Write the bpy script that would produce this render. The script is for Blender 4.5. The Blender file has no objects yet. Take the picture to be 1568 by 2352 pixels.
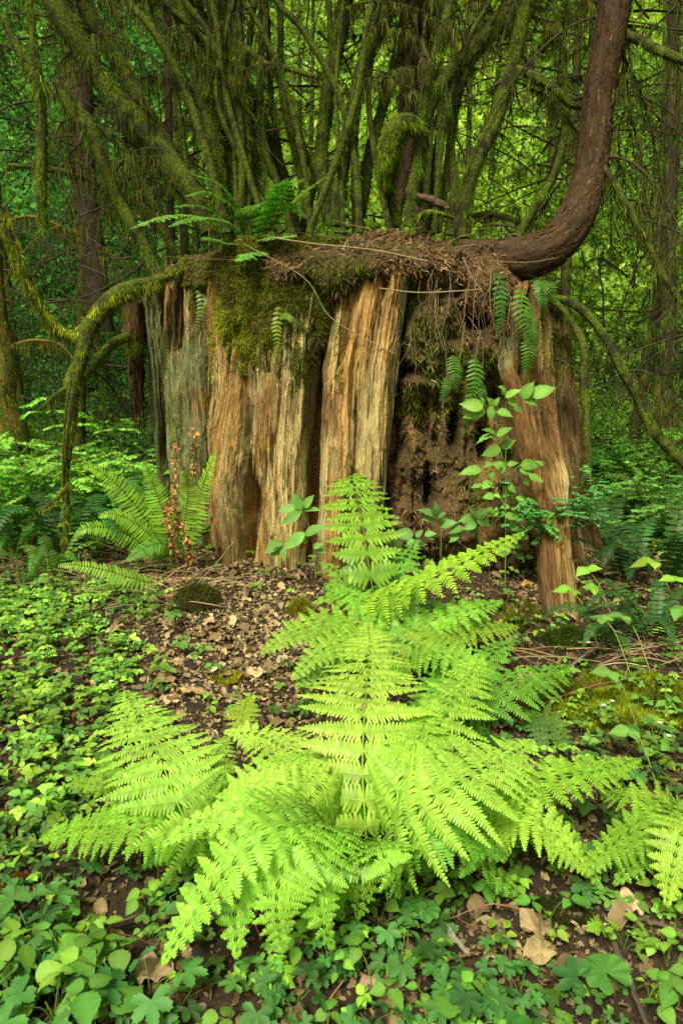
import bpy, math, random
import numpy as np
from mathutils import Vector

SEED = 7
rng = np.random.default_rng(SEED)
random.seed(SEED)
scene = bpy.context.scene
COL = scene.collection

# ------------------------------------------------------------------ camera
FPX = 1568.0
PITCH = math.radians(11.7)
CAM = np.array([0.0, 0.0, 1.5])
cp, sp = math.cos(PITCH), math.sin(PITCH)


def ray(u, v):
    dx = (np.asarray(u, float) - 784) / FPX
    dy = (1176 - np.asarray(v, float)) / FPX
    return np.stack([dx + 0 * dy, cp + dy * sp + 0 * dx, -sp + dy * cp + 0 * dx], -1)


def P(u, v, Y):
    d = ray(u, v)
    return CAM + d * (np.asarray(Y, float) / d[..., 1])[..., None]


def project(p):
    q = p - CAM
    f = q[..., 1] * cp - q[..., 2] * sp
    up = q[..., 1] * sp + q[..., 2] * cp
    f = np.maximum(f, 0.05)
    return 784 + FPX * q[..., 0] / f, 1176 - FPX * up / f, f


# ------------------------------------------------------------------ noise
def _hash(ix, iy, iz, s):
    h = (ix.astype(np.int64) * 374761393 + iy.astype(np.int64) * 668265263
         + iz.astype(np.int64) * 2147483647 + s * 144665) & 0xFFFFFFFF
    h = ((h ^ (h >> 13)) * 1274126177) & 0xFFFFFFFF
    h = (h ^ (h >> 16)) & 0xFFFFFFFF
    h = (h * 2246822519) & 0xFFFFFFFF
    h = h ^ (h >> 15)
    return (h & 0xFFFFFF) / float(0xFFFFFF)


def vn(x, y, z=0.0, s=0):
    x, y, z = np.broadcast_arrays(np.asarray(x, float), np.asarray(y, float), np.asarray(z, float))
    ix, iy, iz = np.floor(x), np.floor(y), np.floor(z)
    fx, fy, fz = x - ix, y - iy, z - iz
    fx = fx * fx * (3 - 2 * fx); fy = fy * fy * (3 - 2 * fy); fz = fz * fz * (3 - 2 * fz)
    r = 0
    for a in (0, 1):
        for b in (0, 1):
            for c in (0, 1):
                w = (fx if a else 1 - fx) * (fy if b else 1 - fy) * (fz if c else 1 - fz)
                r = r + w * _hash(ix + a, iy + b, iz + c, s)
    return r * 2 - 1


def fbm(x, y, z=0.0, s=0, o=4):
    r, a, f = 0, 1.0, 1.0
    for i in range(o):
        r = r + a * vn(np.asarray(x) * f, np.asarray(y) * f, np.asarray(z) * f, s + i * 17)
        a *= 0.5; f *= 2.03
    return r / 1.9


def sstep(a, b, x):
    t = np.clip((np.asarray(x, float) - a) / (b - a), 0, 1)
    return t * t * (3 - 2 * t)


# ------------------------------------------------------------------ ground height
def ground(x, y):
    x = np.asarray(x, float); y = np.asarray(y, float)
    z = 0.10 * np.exp(-(((x - 0.1) / 2.2) ** 2 + ((y - 5.6) / 1.4) ** 2))
    z = z + 0.05 * fbm(x * 0.8, y * 0.8, s=3, o=4) * sstep(0, 1.5, y)
    z = z + 0.10 * np.exp(-(((x - 1.9) / 0.6) ** 2 + ((y - 3.0) / 0.45) ** 2))
    z = z + 0.22 * fbm(x * 0.25, y * 0.25, s=9, o=3) * sstep(6.5, 11, y)
    z = z - 0.25 * sstep(5.5, 9, y) * sstep(-1.0, -3.0, x)
    z = z + 1.05 * np.maximum(0, np.sqrt((y - 15) ** 2 + 3) * 0.5 + (y - 15) * 0.5 - 0.3) * sstep(12, 17, y)
    return z


def G(u, v, h=0.0):
    """point on (ground + h) seen at pixel u, v"""
    d = ray(u, v)
    Y = 3.0
    for _ in range(60):
        p = CAM + d * (Y / d[1])
        err = p[2] - (float(ground(p[0], p[1])) + h)
        sl = -d[2] / d[1]
        if sl < 0.03: sl = 0.03
        Y += 0.7 * err / sl
        Y = min(max(Y, 0.4), 18)
    return CAM + d * (Y / d[1])


# ------------------------------------------------------------------ mesh builder
class MB:
    def __init__(s):
        s.v = []; s.c = []; s.fb = []; s.t = []; s.q = []; s.n = 0; s.smooth = True

    def add(s, v, tris=None, quads=None, col=(1, 1, 1), fib=None):
        v = np.asarray(v, float).reshape(-1, 3)
        c = np.broadcast_to(np.asarray(col, float), (len(v), 3))
        s.v.append(v); s.c.append(c)
        s.fb.append(v if fib is None else np.asarray(fib, float).reshape(-1, 3))
        if tris is not None and len(tris): s.t.append(np.asarray(tris, np.int64) + s.n)
        if quads is not None and len(quads): s.q.append(np.asarray(quads, np.int64) + s.n)
        s.n += len(v)

    def build(s, name, mat, parent=None, origin=None, smooth=True):
        me = bpy.data.meshes.new(name)
        if s.n == 0:
            s.add(np.zeros((3, 3)), [[0, 1, 2]])
        v = np.concatenate(s.v); c = np.concatenate(s.c); fb = np.concatenate(s.fb)
        off = np.zeros(3)
        if parent is not None:
            m = parent
            while m is not None:
                off = off + np.array(m.location); m = m.parent
        elif origin is not None:
            off = np.array(origin, float)
        vv = v - off
        t = np.concatenate(s.t) if s.t else np.zeros((0, 3), np.int64)
        q = np.concatenate(s.q) if s.q else np.zeros((0, 4), np.int64)
        me.vertices.add(len(vv)); me.vertices.foreach_set('co', vv.astype(np.float32).ravel())
        nl = t.size + q.size
        me.loops.add(nl)
        me.loops.foreach_set('vertex_index', np.concatenate([t.ravel(), q.ravel()]).astype(np.int32))
        npoly = len(t) + len(q)
        me.polygons.add(npoly)
        ls = np.concatenate([np.arange(len(t)) * 3, t.size + np.arange(len(q)) * 4]).astype(np.int32)
        me.polygons.foreach_set('loop_start', ls)
        me.polygons.foreach_set('use_smooth', np.full(npoly, smooth))
        me.update(calc_edges=True)
        a = me.attributes.new('Col', 'FLOAT_COLOR', 'POINT')
        a.data.foreach_set('color', np.concatenate([np.clip(c, 0, 1), np.ones((len(c), 1))], 1).astype(np.float32).ravel())
        f = me.attributes.new('fib', 'FLOAT_VECTOR', 'POINT')
        f.data.foreach_set('vector', fb.astype(np.float32).ravel())
        me.materials.append(mat)
        o = bpy.data.objects.new(name, me)
        COL.objects.link(o)
        if parent is not None: o.parent = parent
        elif origin is not None: o.location = tuple(origin)
        return o


def norm(a):
    a = np.asarray(a, float)
    return a / np.maximum(np.linalg.norm(a, axis=-1, keepdims=True), 1e-9)


def jit(col, n, amt=0.15, r=rng):
    col = np.asarray(col, float)
    b = 1 + r.normal(0, amt, (n, 1))
    h = 1 + r.normal(0, amt * 0.4, (n, 3))
    return np.clip(col * b * h, 0.001, 1)


# ------------------------------------------------------------------ leaf templates (x along, y side, z normal)
def T_strip(prof, fold=0.15, curl=0.15):
    """leaf with midrib: prof = list of (t, halfwidth)"""
    vs, qs, ts, sh = [], [], [], []
    for t, w in prof:
        zc = -curl * t * t
        vs += [(t, w, zc + fold * w), (t, 0, zc), (t, -w, zc + fold * w)]
        sh += [1.0, 0.92, 1.0]
    n = len(prof)
    for i in range(n - 1):
        a, b = i * 3, i * 3 + 3
        qs += [(a, a + 1, b + 1, b), (a + 1, a + 2, b + 2, b + 1)]
    return dict(v=np.array(vs, float), t=np.zeros((0, 3), int), q=np.array(qs), s=np.array(sh))


def T_fan(out, zf=None, c=(0.45, 0, 0), shc=0.9):
    """leaf from outline polygon around centre"""
    out = np.array(out, float)
    n = len(out)
    z = np.zeros(n) if zf is None else zf(out)
    v = np.vstack([[c], np.column_stack([out, z])])
    t = [(0, 1 + i, 1 + (i + 1) % n) for i in range(n)]
    return dict(v=v, t=np.array(t), q=np.zeros((0, 4), int), s=np.concatenate([[shc], np.ones(n)]))


T_blade = dict(v=np.array([(0, .0, 0), (.35, .5, .0), (1, 0, -.12), (.35, -.5, 0.)]), t=np.array([(0, 1, 2), (0, 2, 3)])[:, ::-1], q=np.zeros((0, 4), int), s=np.ones(4))
T_tri = dict(v=np.array([(0, .5, 0), (0, -.5, 0), (1, 0, 0.)]), t=np.array([(0, 1, 2)]), q=np.zeros((0, 4), int), s=np.ones(3))
T_quad = dict(v=np.array([(0, 0, 0), (.45, .32, .06), (1, 0, -.05), (.45, -.32, .06)]), t=np.array([(0, 2, 1), (0, 3, 2)]), q=np.zeros((0, 4), int), s=np.ones(4))
# fern pinnule: oblong blunt
T_pinnule = dict(v=np.array([(0, .56, 0), (.5, .40, .03), (1.0, .15, -.10), (.90, -.25, -.08), (.45, -.46, .03), (0, -.56, 0)]),
                 t=np.array([(0, 5, 4), (0, 4, 1), (1, 4, 3), (1, 3, 2)]), q=np.zeros((0, 4), int), s=np.array([.72, 1, 1.1, 1.05, .94, .72]))
T_lance = T_strip([(0, .03), (.12, .075), (.4, .085), (.75, .06), (1, .005)], fold=.2, curl=.25)
T_ovate = T_strip([(0, .02), (.1, .17), (.3, .31), (.5, .32), (.72, .22), (.9, .08), (1, .005)], fold=.28, curl=.18)
T_ovate2 = T_strip([(0, .03), (.07, .18), (.16, .31), (.27, .37), (.38, .395), (.49, .38), (.6, .335), (.71, .27), (.82, .18), (.92, .07), (1.03, .004)], fold=.16, curl=.3)
for i_ in range(11):                                   # raised quilted blade between the side veins, pale midrib
    for j_ in (0, 2):
        T_ovate2['v'][i_ * 3 + j_, 2] += .022 * (1 if i_ % 2 else -1); T_ovate2['s'][i_ * 3 + j_] = 1.04 if i_ % 2 else .88
    T_ovate2['s'][i_ * 3 + 1] = 1.22


def toothed(w=0.36, teeth=7, depth=.035, seed=0):
    pr = []
    for i in range(teeth * 2 + 1):
        t = i / (teeth * 2)
        ww = w * math.sin(math.pi * min(1, t ** 0.68)) ** 1.15 if 0 < t < 1 else .01
        pr.append((t - (0.02 if i % 2 else 0), max(.008, ww + (depth if i % 2 else -depth) * (1 if 0 < t < 1 else 0))))
    return T_strip(pr, fold=.22, curl=.22)


T_tooth = toothed(.34, 9, .018)
T_toothw = toothed(.38, 9, .018)
for _T in (T_tooth, T_toothw):
    for i_ in range(19):
        for j_ in (0, 2): _T['s'][i_ * 3 + j_] = 1.05 if (i_ // 2) % 2 else .86
        _T['s'][i_ * 3 + 1] = 1.2


def lobed(nl=5, base=.30, amp=.26, spread=2.5, teeth=.03, cup=.05):
    """palmately lobed outline, petiole at origin, leaf centre at x=.35"""
    o = []
    N = nl * 10
    for i in range(N + 1):
        a = -spread + 2 * spread * i / N
        k = (a / spread * nl / 2 + (0.5 if nl % 2 == 0 else 0))
        lobe = abs(math.cos(math.pi * k * 1.0))
        r = base + amp * lobe ** 0.8 * (1 - .25 * abs(a) / spread) + teeth * (1 if i % 2 else -1)
        o.append((0.38 + r * math.cos(a), r * math.sin(a)))
    o.append((0.36, 0.0))
    o = np.array(o)
    zf = lambda q: cup * np.cos(np.arange(len(q)) * math.pi / 5) + .25 * q[:, 1] ** 2 - .12 * q[:, 0] ** 2
    return T_fan(o, zf, c=(.38, 0, 0.0), shc=.86)


T_lobe = lobed(5, .29, .26, 2.5, .03)
T_lobe3 = lobed(3, .2, .36, 2.2, .04, .04)
T_round = lobed(9, .44, .07, 2.85, .015, .03)


def crumple(seed):
    r = np.random.default_rng(seed)
    n = 11
    a = np.linspace(0, 2 * math.pi, n, endpoint=False)
    rr = .32 + .18 * r.random(n)
    o = np.column_stack([.45 + rr * np.cos(a) * 1.1, rr * np.sin(a) * .8])
    zz = r.normal(0, .11, n) + .5 * o[:, 1] ** 2
    return T_fan(o, lambda q: zz, c=(.45, 0, r.normal(0, .08)), shc=.75)


def crumple2(seed):
    r = np.random.default_rng(seed + 90); n = 18
    a = np.linspace(0, 2 * math.pi, n, endpoint=False)
    lob = .8 + .2 * np.abs(np.cos(a * 2.5 + seed)) + r.normal(0, .05, n)
    V = [np.zeros((1, 3))]
    for t in (.35, .7, 1):
        x = np.cos(a) * t * lob * .5; y = np.sin(a) * t * lob * .36
        z = .22 * vn(x * 5 + seed, y * 5, s=seed) + .12 * vn(x * 13, y * 13, s=seed + 3) + (2.2 if seed % 2 else -.5) * y * y + .35 * x * x * (1 if seed % 3 else -1)
        V.append(np.stack([x, y, z], -1))
    V = np.concatenate(V) + [.45, 0, .03]
    t = np.array([(0, 1 + i, 1 + (i + 1) % n) for i in range(n)])
    q = np.array([(1 + k * n + i, 1 + (k + 1) * n + i, 1 + (k + 1) * n + (i + 1) % n, 1 + k * n + (i + 1) % n) for k in (0, 1) for i in range(n)])
    return dict(v=V, t=t, q=q, s=np.concatenate([[.8], np.tile(np.where(np.arange(n) % 2, 1.0, .86), 3)]))


T_dead = [crumple(i) for i in range(7)]
T_dead2 = [crumple2(i) for i in range(6)]
T_curl = T_strip([(0, .05), (.2, .22), (.5, .28), (.8, .2), (1, .02)], fold=1.1, curl=-.35)


def place(mb, T, pos, xd, zd, scale, col, wid=1.0):
    pos = np.atleast_2d(pos); n = len(pos)
    if n == 0: return
    xd = norm(np.broadcast_to(xd, (n, 3))); zd = np.broadcast_to(zd, (n, 3))
    yd = norm(np.cross(zd, xd)); zd = np.cross(xd, yd)
    scale = np.broadcast_to(np.asarray(scale, float), (n,))
    wid = np.broadcast_to(np.asarray(wid, float), (n,))
    tv = T['v']; k = len(tv)
    V = (pos[:, None, :] + scale[:, None, None] * (tv[None, :, 0:1] * xd[:, None, :]
         + (tv[None, :, 1:2] * wid[:, None, None]) * yd[:, None, :] + tv[None, :, 2:3] * zd[:, None, :]))
    col = np.broadcast_to(np.asarray(col, float), (n, 3))
    C = np.clip(col[:, None, :] * T['s'][None, :, None], 0, 1)
    off = (np.arange(n) * k)[:, None, None]
    t = (T['t'][None] + off).reshape(-1, 3) if len(T['t']) else None
    q = (T['q'][None] + off).reshape(-1, 4) if len(T['q']) else None
    mb.add(V.reshape(-1, 3), t, q, C.reshape(-1, 3))


def catmull(pts, n=40):
    p = np.asarray(pts, float)
    if len(p) == 2: p = np.array([p[0], (p[0] + p[1]) / 2, p[1]])
    e = np.vstack([2 * p[0] - p[1], p, 2 * p[-1] - p[-2]])
    out = []
    m = len(p) - 1
    for i in range(m):
        a, b, c, d = e[i], e[i + 1], e[i + 2], e[i + 3]
        for t in np.linspace(0, 1, 14, endpoint=(i == m - 1)):
            out.append(.5 * ((2 * b) + (-a + c) * t + (2 * a - 5 * b + 4 * c - d) * t * t + (-a + 3 * b - 3 * c + d) * t ** 3))
    out = np.array(out)
    L = np.concatenate([[0], np.cumsum(np.linalg.norm(np.diff(out[:, :3], axis=0), axis=1))])
    tt = np.linspace(0, L[-1], n)
    return np.column_stack([np.interp(tt, L, out[:, j]) for j in range(out.shape[1])])


def frames(c):
    T = norm(np.gradient(c, axis=0))
    N = np.zeros_like(T)
    ref = np.array([0, 0, 1.0]) if abs(T[0, 2]) < .9 else np.array([0, -1.0, 0])
    n = ref - T[0] * ref.dot(T[0])
    for i in range(len(T)):
        n = n - T[i] * n.dot(T[i]); n = n / (np.linalg.norm(n) + 1e-9); N[i] = n
    return T, N, np.cross(T, N)


def tube(mb, c, r, sides=10, col=(1, 1, 1), rough=0.0, seed=0, cap=True, coln=None):
    """c (n,3) centre line, r (n,) radii"""
    c = np.asarray(c, float); n = len(c)
    r = np.broadcast_to(np.asarray(r, float), (n,))
    T, N, B = frames(c)
    th = np.linspace(0, 2 * math.pi, sides, endpoint=False)
    L = np.concatenate([[0], np.cumsum(np.linalg.norm(np.diff(c, axis=0), axis=1))])
    ct, st = np.cos(th)[None, :, None], np.sin(th)[None, :, None]
    rr = np.repeat(r[:, None], sides, 1)
    if rough:
        rm = r.mean()
        rr = rr * (1 + rough * fbm(np.cos(th)[None] * 1.3 + seed, np.sin(th)[None] * 1.3, L[:, None] / (rm * 7 + .02), s=seed, o=3)
                   + rough * .5 * fbm(np.cos(th)[None] * 5 + seed, np.sin(th)[None] * 5, L[:, None] / (rm * 4 + .02), s=seed + 5, o=2))
    V = c[:, None, :] + rr[:, :, None] * (ct * N[:, None, :] + st * B[:, None, :])
    fib = np.stack([np.cos(th)[None] * r[:, None], np.sin(th)[None] * r[:, None], np.repeat(L[:, None], sides, 1)], -1)
    i = np.arange(n - 1)[:, None] * sides; j = np.arange(sides)[None]
    q = np.stack([i + j, i + (j + 1) % sides, i + sides + (j + 1) % sides, i + sides + j], -1).reshape(-1, 4)
    cc = np.broadcast_to(np.asarray(col, float), (n, sides, 3)).copy()
    if coln is not None: cc = coln(V, th, L, cc)
    mb.add(V.reshape(-1, 3), None, q, cc.reshape(-1, 3), fib)
    if cap:
        for e, rev in ((0, True), (n - 1, False)):
            ring = V[e]
            ctr = c[e]
            vv = np.vstack([ring, ctr])
            t = [(k, (k + 1) % sides, sides) for k in range(sides)]
            t = [x[::-1] for x in t] if rev else t
            f2 = np.vstack([fib[e], fib[e].mean(0)])
            mb.add(vv, t, None, np.vstack([cc[e], cc[e][:1]]), f2)
    return V


# ------------------------------------------------------------------ materials
def nt(name):
    m = bpy.data.materials.new(name); m.use_nodes = True
    t = m.node_tree; t.nodes.clear()
    return m, t, t.nodes, t.links


def leaf_mat(name, trans=0.35, rough=0.5, tcol=(1.25, 1.15, 0.5), spec=0.35, var=0.18, veins=0.0):
    m, t, N, L = nt(name)
    out = N.new('ShaderNodeOutputMaterial')
    at = N.new('ShaderNodeAttribute'); at.attribute_name = 'Col'
    geo = N.new('ShaderNodeNewGeometry')
    nz = N.new('ShaderNodeTexNoise'); nz.inputs['Scale'].default_value = 9; nz.inputs['Detail'].default_value = 3
    tc = N.new('ShaderNodeTexCoord'); L.new(tc.outputs['Object'], nz.inputs['Vector'])
    mr = N.new('ShaderNodeMapRange'); mr.inputs['From Min'].default_value = .3; mr.inputs['From Max'].default_value = .7
    mr.inputs['To Min'].default_value = 1 - var; mr.inputs['To Max'].default_value = 1 + var
    L.new(nz.outputs['Fac'], mr.inputs['Value'])
    oi = N.new('ShaderNodeObjectInfo')
    hs = N.new('ShaderNodeHueSaturation')
    m2 = N.new('ShaderNodeMapRange'); m2.inputs['To Min'].default_value = .485; m2.inputs['To Max'].default_value = .515
    L.new(oi.outputs['Random'], m2.inputs['Value']); L.new(m2.outputs[0], hs.inputs['Hue'])
    mu = N.new('ShaderNodeVectorMath'); mu.operation = 'SCALE'
    L.new(at.outputs['Color'], mu.inputs[0]); L.new(mr.outputs[0], mu.inputs['Scale'])
    L.new(mu.outputs[0], hs.inputs['Color'])
    bs = N.new('ShaderNodeBsdfPrincipled')
    L.new(hs.outputs[0], bs.inputs['Base Color'])
    bs.inputs['Roughness'].default_value = rough
    bs.inputs['Specular IOR Level'].default_value = spec
    tr = N.new('ShaderNodeBsdfTranslucent')
    tm = N.new('ShaderNodeVectorMath'); tm.operation = 'MULTIPLY'; tm.inputs[1].default_value = tcol
    L.new(hs.outputs[0], tm.inputs[0]); L.new(tm.outputs[0], tr.inputs['Color'])
    mx = N.new('ShaderNodeMixShader'); mx.inputs[0].default_value = trans
    L.new(bs.outputs[0], mx.inputs[1]); L.new(tr.outputs[0], mx.inputs[2]); L.new(mx.outputs[0], out.inputs[0])
    return m


def fiber_mat(name, sx=55, sz=2.6, lo=0.55, hi=1.3, bump=0.6, dist=0.012, rough=0.85, moss=None, mlev=0.5, fine=3.0, msc=5.0):
    """wood / bark: Col attribute x grain stretched along the fibre coordinate; optional moss colour by noise"""
    m, t, N, L = nt(name)
    out = N.new('ShaderNodeOutputMaterial')
    at = N.new('ShaderNodeAttribute'); at.attribute_name = 'Col'
    fb = N.new('ShaderNodeAttribute'); fb.attribute_name = 'fib'
    mp = N.new('ShaderNodeMapping'); mp.inputs['Scale'].default_value = (sx, sx, sz)
    L.new(fb.outputs['Vector'], mp.inputs['Vector'])
    n1 = N.new('ShaderNodeTexNoise'); n1.inputs['Scale'].default_value = 1; n1.inputs['Detail'].default_value = 6
    n1.inputs['Roughness'].default_value = .65; n1.inputs['Distortion'].default_value = .5
    L.new(mp.outputs[0], n1.inputs['Vector'])
    mp2 = N.new('ShaderNodeMapping'); mp2.inputs['Scale'].default_value = (sx * fine, sx * fine, sz * fine * 1.6)
    L.new(fb.outputs['Vector'], mp2.inputs['Vector'])
    n2 = N.new('ShaderNodeTexNoise'); n2.inputs['Scale'].default_value = 1; n2.inputs['Detail'].default_value = 4
    L.new(mp2.outputs[0], n2.inputs['Vector'])
    ad = N.new('ShaderNodeMath'); ad.operation = 'MULTIPLY_ADD'; ad.inputs[1].default_value = .45
    L.new(n2.outputs['Fac'], ad.inputs[0]); L.new(n1.outputs['Fac'], ad.inputs[2])
    mr = N.new('ShaderNodeMapRange'); mr.inputs['From Min'].default_value = .5; mr.inputs['From Max'].default_value = .95
    mr.inputs['To Min'].default_value = lo; mr.inputs['To Max'].default_value = hi
    L.new(ad.outputs[0], mr.inputs['Value'])
    mu = N.new('ShaderNodeVectorMath'); mu.operation = 'SCALE'
    L.new(at.outputs['Color'], mu.inputs[0]); L.new(mr.outputs[0], mu.inputs['Scale'])
    colout = mu.outputs[0]
    if moss is not None:
        tc = N.new('ShaderNodeTexCoord')
        n3 = N.new('ShaderNodeTexNoise'); n3.inputs['Scale'].default_value = msc; n3.inputs['Detail'].default_value = 7
        n3.inputs['Roughness'].default_value = .7
        L.new(tc.outputs['Object'], n3.inputs['Vector'])
        r3 = N.new('ShaderNodeMapRange'); r3.inputs['From Min'].default_value = mlev; r3.inputs['From Max'].default_value = mlev + .1
        L.new(n3.outputs['Fac'], r3.inputs['Value'])
        mx = N.new('ShaderNodeMix'); mx.data_type = 'RGBA'
        L.new(r3.outputs[0], mx.inputs['Factor']); L.new(colout, mx.inputs['A'])
        n4 = N.new('ShaderNodeTexNoise'); n4.inputs['Scale'].default_value = 60; n4.inputs['Detail'].default_value = 4
        L.new(tc.outputs['Object'], n4.inputs['Vector'])
        cr = N.new('ShaderNodeValToRGB')
        cr.color_ramp.elements[0].position = .32; cr.color_ramp.elements[0].color = (moss[0] * .35, moss[1] * .35, moss[2] * .35, 1)
        cr.color_ramp.elements[1].position = .7; cr.color_ramp.elements[1].color = (moss[0] * 1.4, moss[1] * 1.4, moss[2] * 1.2, 1)
        L.new(n4.outputs['Fac'], cr.inputs[0]); L.new(cr.outputs[0], mx.inputs['B'])
        colout = mx.outputs['Result']
    bs = N.new('ShaderNodeBsdfPrincipled'); bs.inputs['Roughness'].default_value = rough
    bs.inputs['Specular IOR Level'].default_value = .2
    L.new(colout, bs.inputs['Base Color'])
    bp = N.new('ShaderNodeBump'); bp.inputs['Strength'].default_value = bump; bp.inputs['Distance'].default_value = dist
    L.new(ad.outputs[0], bp.inputs['Height']); L.new(bp.outputs[0], bs.inputs['Normal'])
    L.new(bs.outputs[0], out.inputs[0])
    return m


def soil_mat(name):
    m, t, N, L = nt(name)
    out = N.new('ShaderNodeOutputMaterial')
    tc = N.new('ShaderNodeTexCoord')
    n1 = N.new('ShaderNodeTexNoise'); n1.inputs['Scale'].default_value = 26; n1.inputs['Detail'].default_value = 9; n1.inputs['Roughness'].default_value = .72
    L.new(tc.outputs['Object'], n1.inputs['Vector'])
    vo = N.new('ShaderNodeTexVoronoi'); vo.inputs['Scale'].default_value = 34
    n0 = N.new('ShaderNodeTexNoise'); n0.inputs['Scale'].default_value = 9; n0.inputs['Detail'].default_value = 3
    L.new(tc.outputs['Object'], n0.inputs['Vector'])
    ma = N.new('ShaderNodeVectorMath'); ma.operation = 'MULTIPLY_ADD'; ma.inputs[1].default_value = (.25, .25, .25)
    L.new(n0.outputs['Color'], ma.inputs[0]); L.new(tc.outputs['Object'], ma.inputs[2])
    L.new(ma.outputs[0], vo.inputs['Vector'])
    cr = N.new('ShaderNodeValToRGB'); e = cr.color_ramp.elements
    e[0].position = .3; e[0].color = (.018, .012, .007, 1)
    e[1].position = .75; e[1].color = (.16, .105, .055, 1)
    k = e.new(.5); k.color = (.055, .034, .018, 1)
    L.new(n1.outputs['Fac'], cr.inputs[0])
    mx = N.new('ShaderNodeMix'); mx.data_type = 'RGBA'; mx.blend_type = 'MULTIPLY'; mx.inputs['Factor'].default_value = .6
    bwn = N.new('ShaderNodeRGBToBW'); L.new(vo.outputs['Color'], bwn.inputs[0])
    L.new(cr.outputs[0], mx.inputs['A']); L.new(bwn.outputs[0], mx.inputs['B'])
    at = N.new('ShaderNodeAttribute'); at.attribute_name = 'Col'
    m3 = N.new('ShaderNodeMix'); m3.data_type = 'RGBA'; m3.blend_type = 'MULTIPLY'; m3.inputs['Factor'].default_value = 1
    L.new(mx.outputs['Result'], m3.inputs['A']); L.new(at.outputs['Color'], m3.inputs['B'])
    bs = N.new('ShaderNodeBsdfPrincipled'); bs.inputs['Roughness'].default_value = .9
    L.new(m3.outputs['Result'], bs.inputs['Base Color'])
    bp = N.new('ShaderNodeBump'); bp.inputs['Strength'].default_value = .9; bp.inputs['Distance'].default_value = .02
    L.new(n1.outputs['Fac'], bp.inputs['Height']); L.new(bp.outputs[0], bs.inputs['Normal'])
    L.new(bs.outputs[0], out.inputs[0])
    return m


M = {}
M['fern'] = leaf_mat('bright_fern_leaf', .38, .45, (1.15, 1.1, .5), .3, .12)
M['leaf'] = leaf_mat('herb_leaf', .34, .55, (1.3, 1.2, .4), .25, .25)
M['bg'] = leaf_mat('forest_leaf', .45, .6, (1.3, 1.15, .4), .2, .3)
M['moss'] = leaf_mat('moss_strand', .25, .9, (1.2, 1.1, .5), .05, .3)
M['dead'] = leaf_mat('dead_leaf', .1, .8, (1.2, 1.0, .6), .15, .25)
M['wood'] = fiber_mat('weathered_cedar', 60, 3.2, .32, 1.55, 1.0, .025, .8)
M['rot'] = fiber_mat('rotten_wood', 30, 14, .3, 1.4, 1.0, .03, .95, moss=(.06, .075, .012), mlev=.60, msc=3)
M['duff'] = fiber_mat('matted_duff', 60, 45, .3, 1.5, 1.0, .03, .95)
M['bark'] = fiber_mat('brown_bark', 34, 11, .22, 1.7, .9, .02, .85, moss=(.05, .07, .01), mlev=.60, msc=4)
M['mossbark'] = fiber_mat('mossy_bark', 30, 6, .4, 1.4, .9, .02, .95, moss=(.085, .11, .012), mlev=.43, msc=7)
M['twig'] = fiber_mat('twig_bark', 120, 8, .5, 1.3, .5, .004, .8)
M['soil'] = soil_mat('forest_soil')
M['stone'] = fiber_mat('grey_stone', 60, 60, .6, 1.3, .6, .01, .8)


# ------------------------------------------------------------------ object helpers
def tag(o, label=None, cat=None, group=None, kind=None):
    if label: o['label'] = label
    if cat: o['category'] = cat
    if group: o['group'] = group
    if kind: o['kind'] = kind
    return o


def empty(name, loc, label=None, cat=None, group=None):
    o = bpy.data.objects.new(name, None); COL.objects.link(o)
    o.location = tuple(float(x) for x in loc); o.empty_display_size = .1
    return tag(o, label, cat, group)


def dup(root, loc, rz, sc=1.0, label=None, group=None):
    r = root.copy(); COL.objects.link(r); r.location = tuple(float(x) for x in loc)
    r.rotation_euler = (0, 0, rz); r.scale = (sc, sc, sc)
    if label: r['label'] = label
    if group: r['group'] = group
    for ch in list(root.children):
        c = ch.copy(); COL.objects.link(c); c.parent = r
        for g in ch.children:
            d = g.copy(); COL.objects.link(d); d.parent = c
    return r


# ------------------------------------------------------------------ world, light, camera
cam_d = bpy.data.cameras.new('camera'); cam = bpy.data.objects.new('camera', cam_d); COL.objects.link(cam)
cam_d.sensor_fit = 'VERTICAL'; cam_d.sensor_height = 36; cam_d.lens = 24
cam_d.dof.use_dof = True; cam_d.dof.focus_distance = 3.5; cam_d.dof.aperture_fstop = 5.6
cam_d.clip_start = 0.05; cam_d.clip_end = 400
cam.location = tuple(CAM); cam.rotation_euler = (math.pi / 2 - PITCH, 0, 0)
scene.camera = cam

SUN_EL, SUN_AZ = math.radians(52), math.radians(205)   # azimuth clockwise from +Y: behind and to the left
w = bpy.data.worlds.new('World'); scene.world = w; w.use_nodes = True
wn, wl = w.node_tree.nodes, w.node_tree.links
bg = wn['Background']
sky = wn.new('ShaderNodeTexSky'); sky.sky_type = 'NISHITA'; sky.sun_disc = False
sky.sun_elevation = SUN_EL; sky.sun_rotation = SUN_AZ; sky.air_density = 1.0; sky.dust_density = 4.0; sky.ozone_density = 1.0
wm = wn.new('ShaderNodeVectorMath'); wm.operation = 'MULTIPLY'; wm.inputs[1].default_value = (1.08, 1.08, .60)   # light filtered by leaves
wl.new(sky.outputs[0], wm.inputs[0]); wl.new(wm.outputs[0], bg.inputs['Color'])
bg.inputs['Strength'].default_value = 0.15
sd = bpy.data.lights.new('sun', 'SUN'); sd.energy = 5.0; sd.angle = math.radians(12); sd.color = (1, .97, .78)
sun = bpy.data.objects.new('sun', sd); COL.objects.link(sun)
dirv = Vector((math.sin(SUN_AZ) * math.cos(SUN_EL), math.cos(SUN_AZ) * math.cos(SUN_EL), math.sin(SUN_EL)))
sun.rotation_euler = dirv.to_track_quat('Z', 'Y').to_euler()
sun.location = (-6, -12, 18)
scene.view_settings.view_transform = 'Standard'; scene.view_settings.look = 'None'
scene.view_settings.exposure = 0; scene.view_settings.gamma = 1
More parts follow.
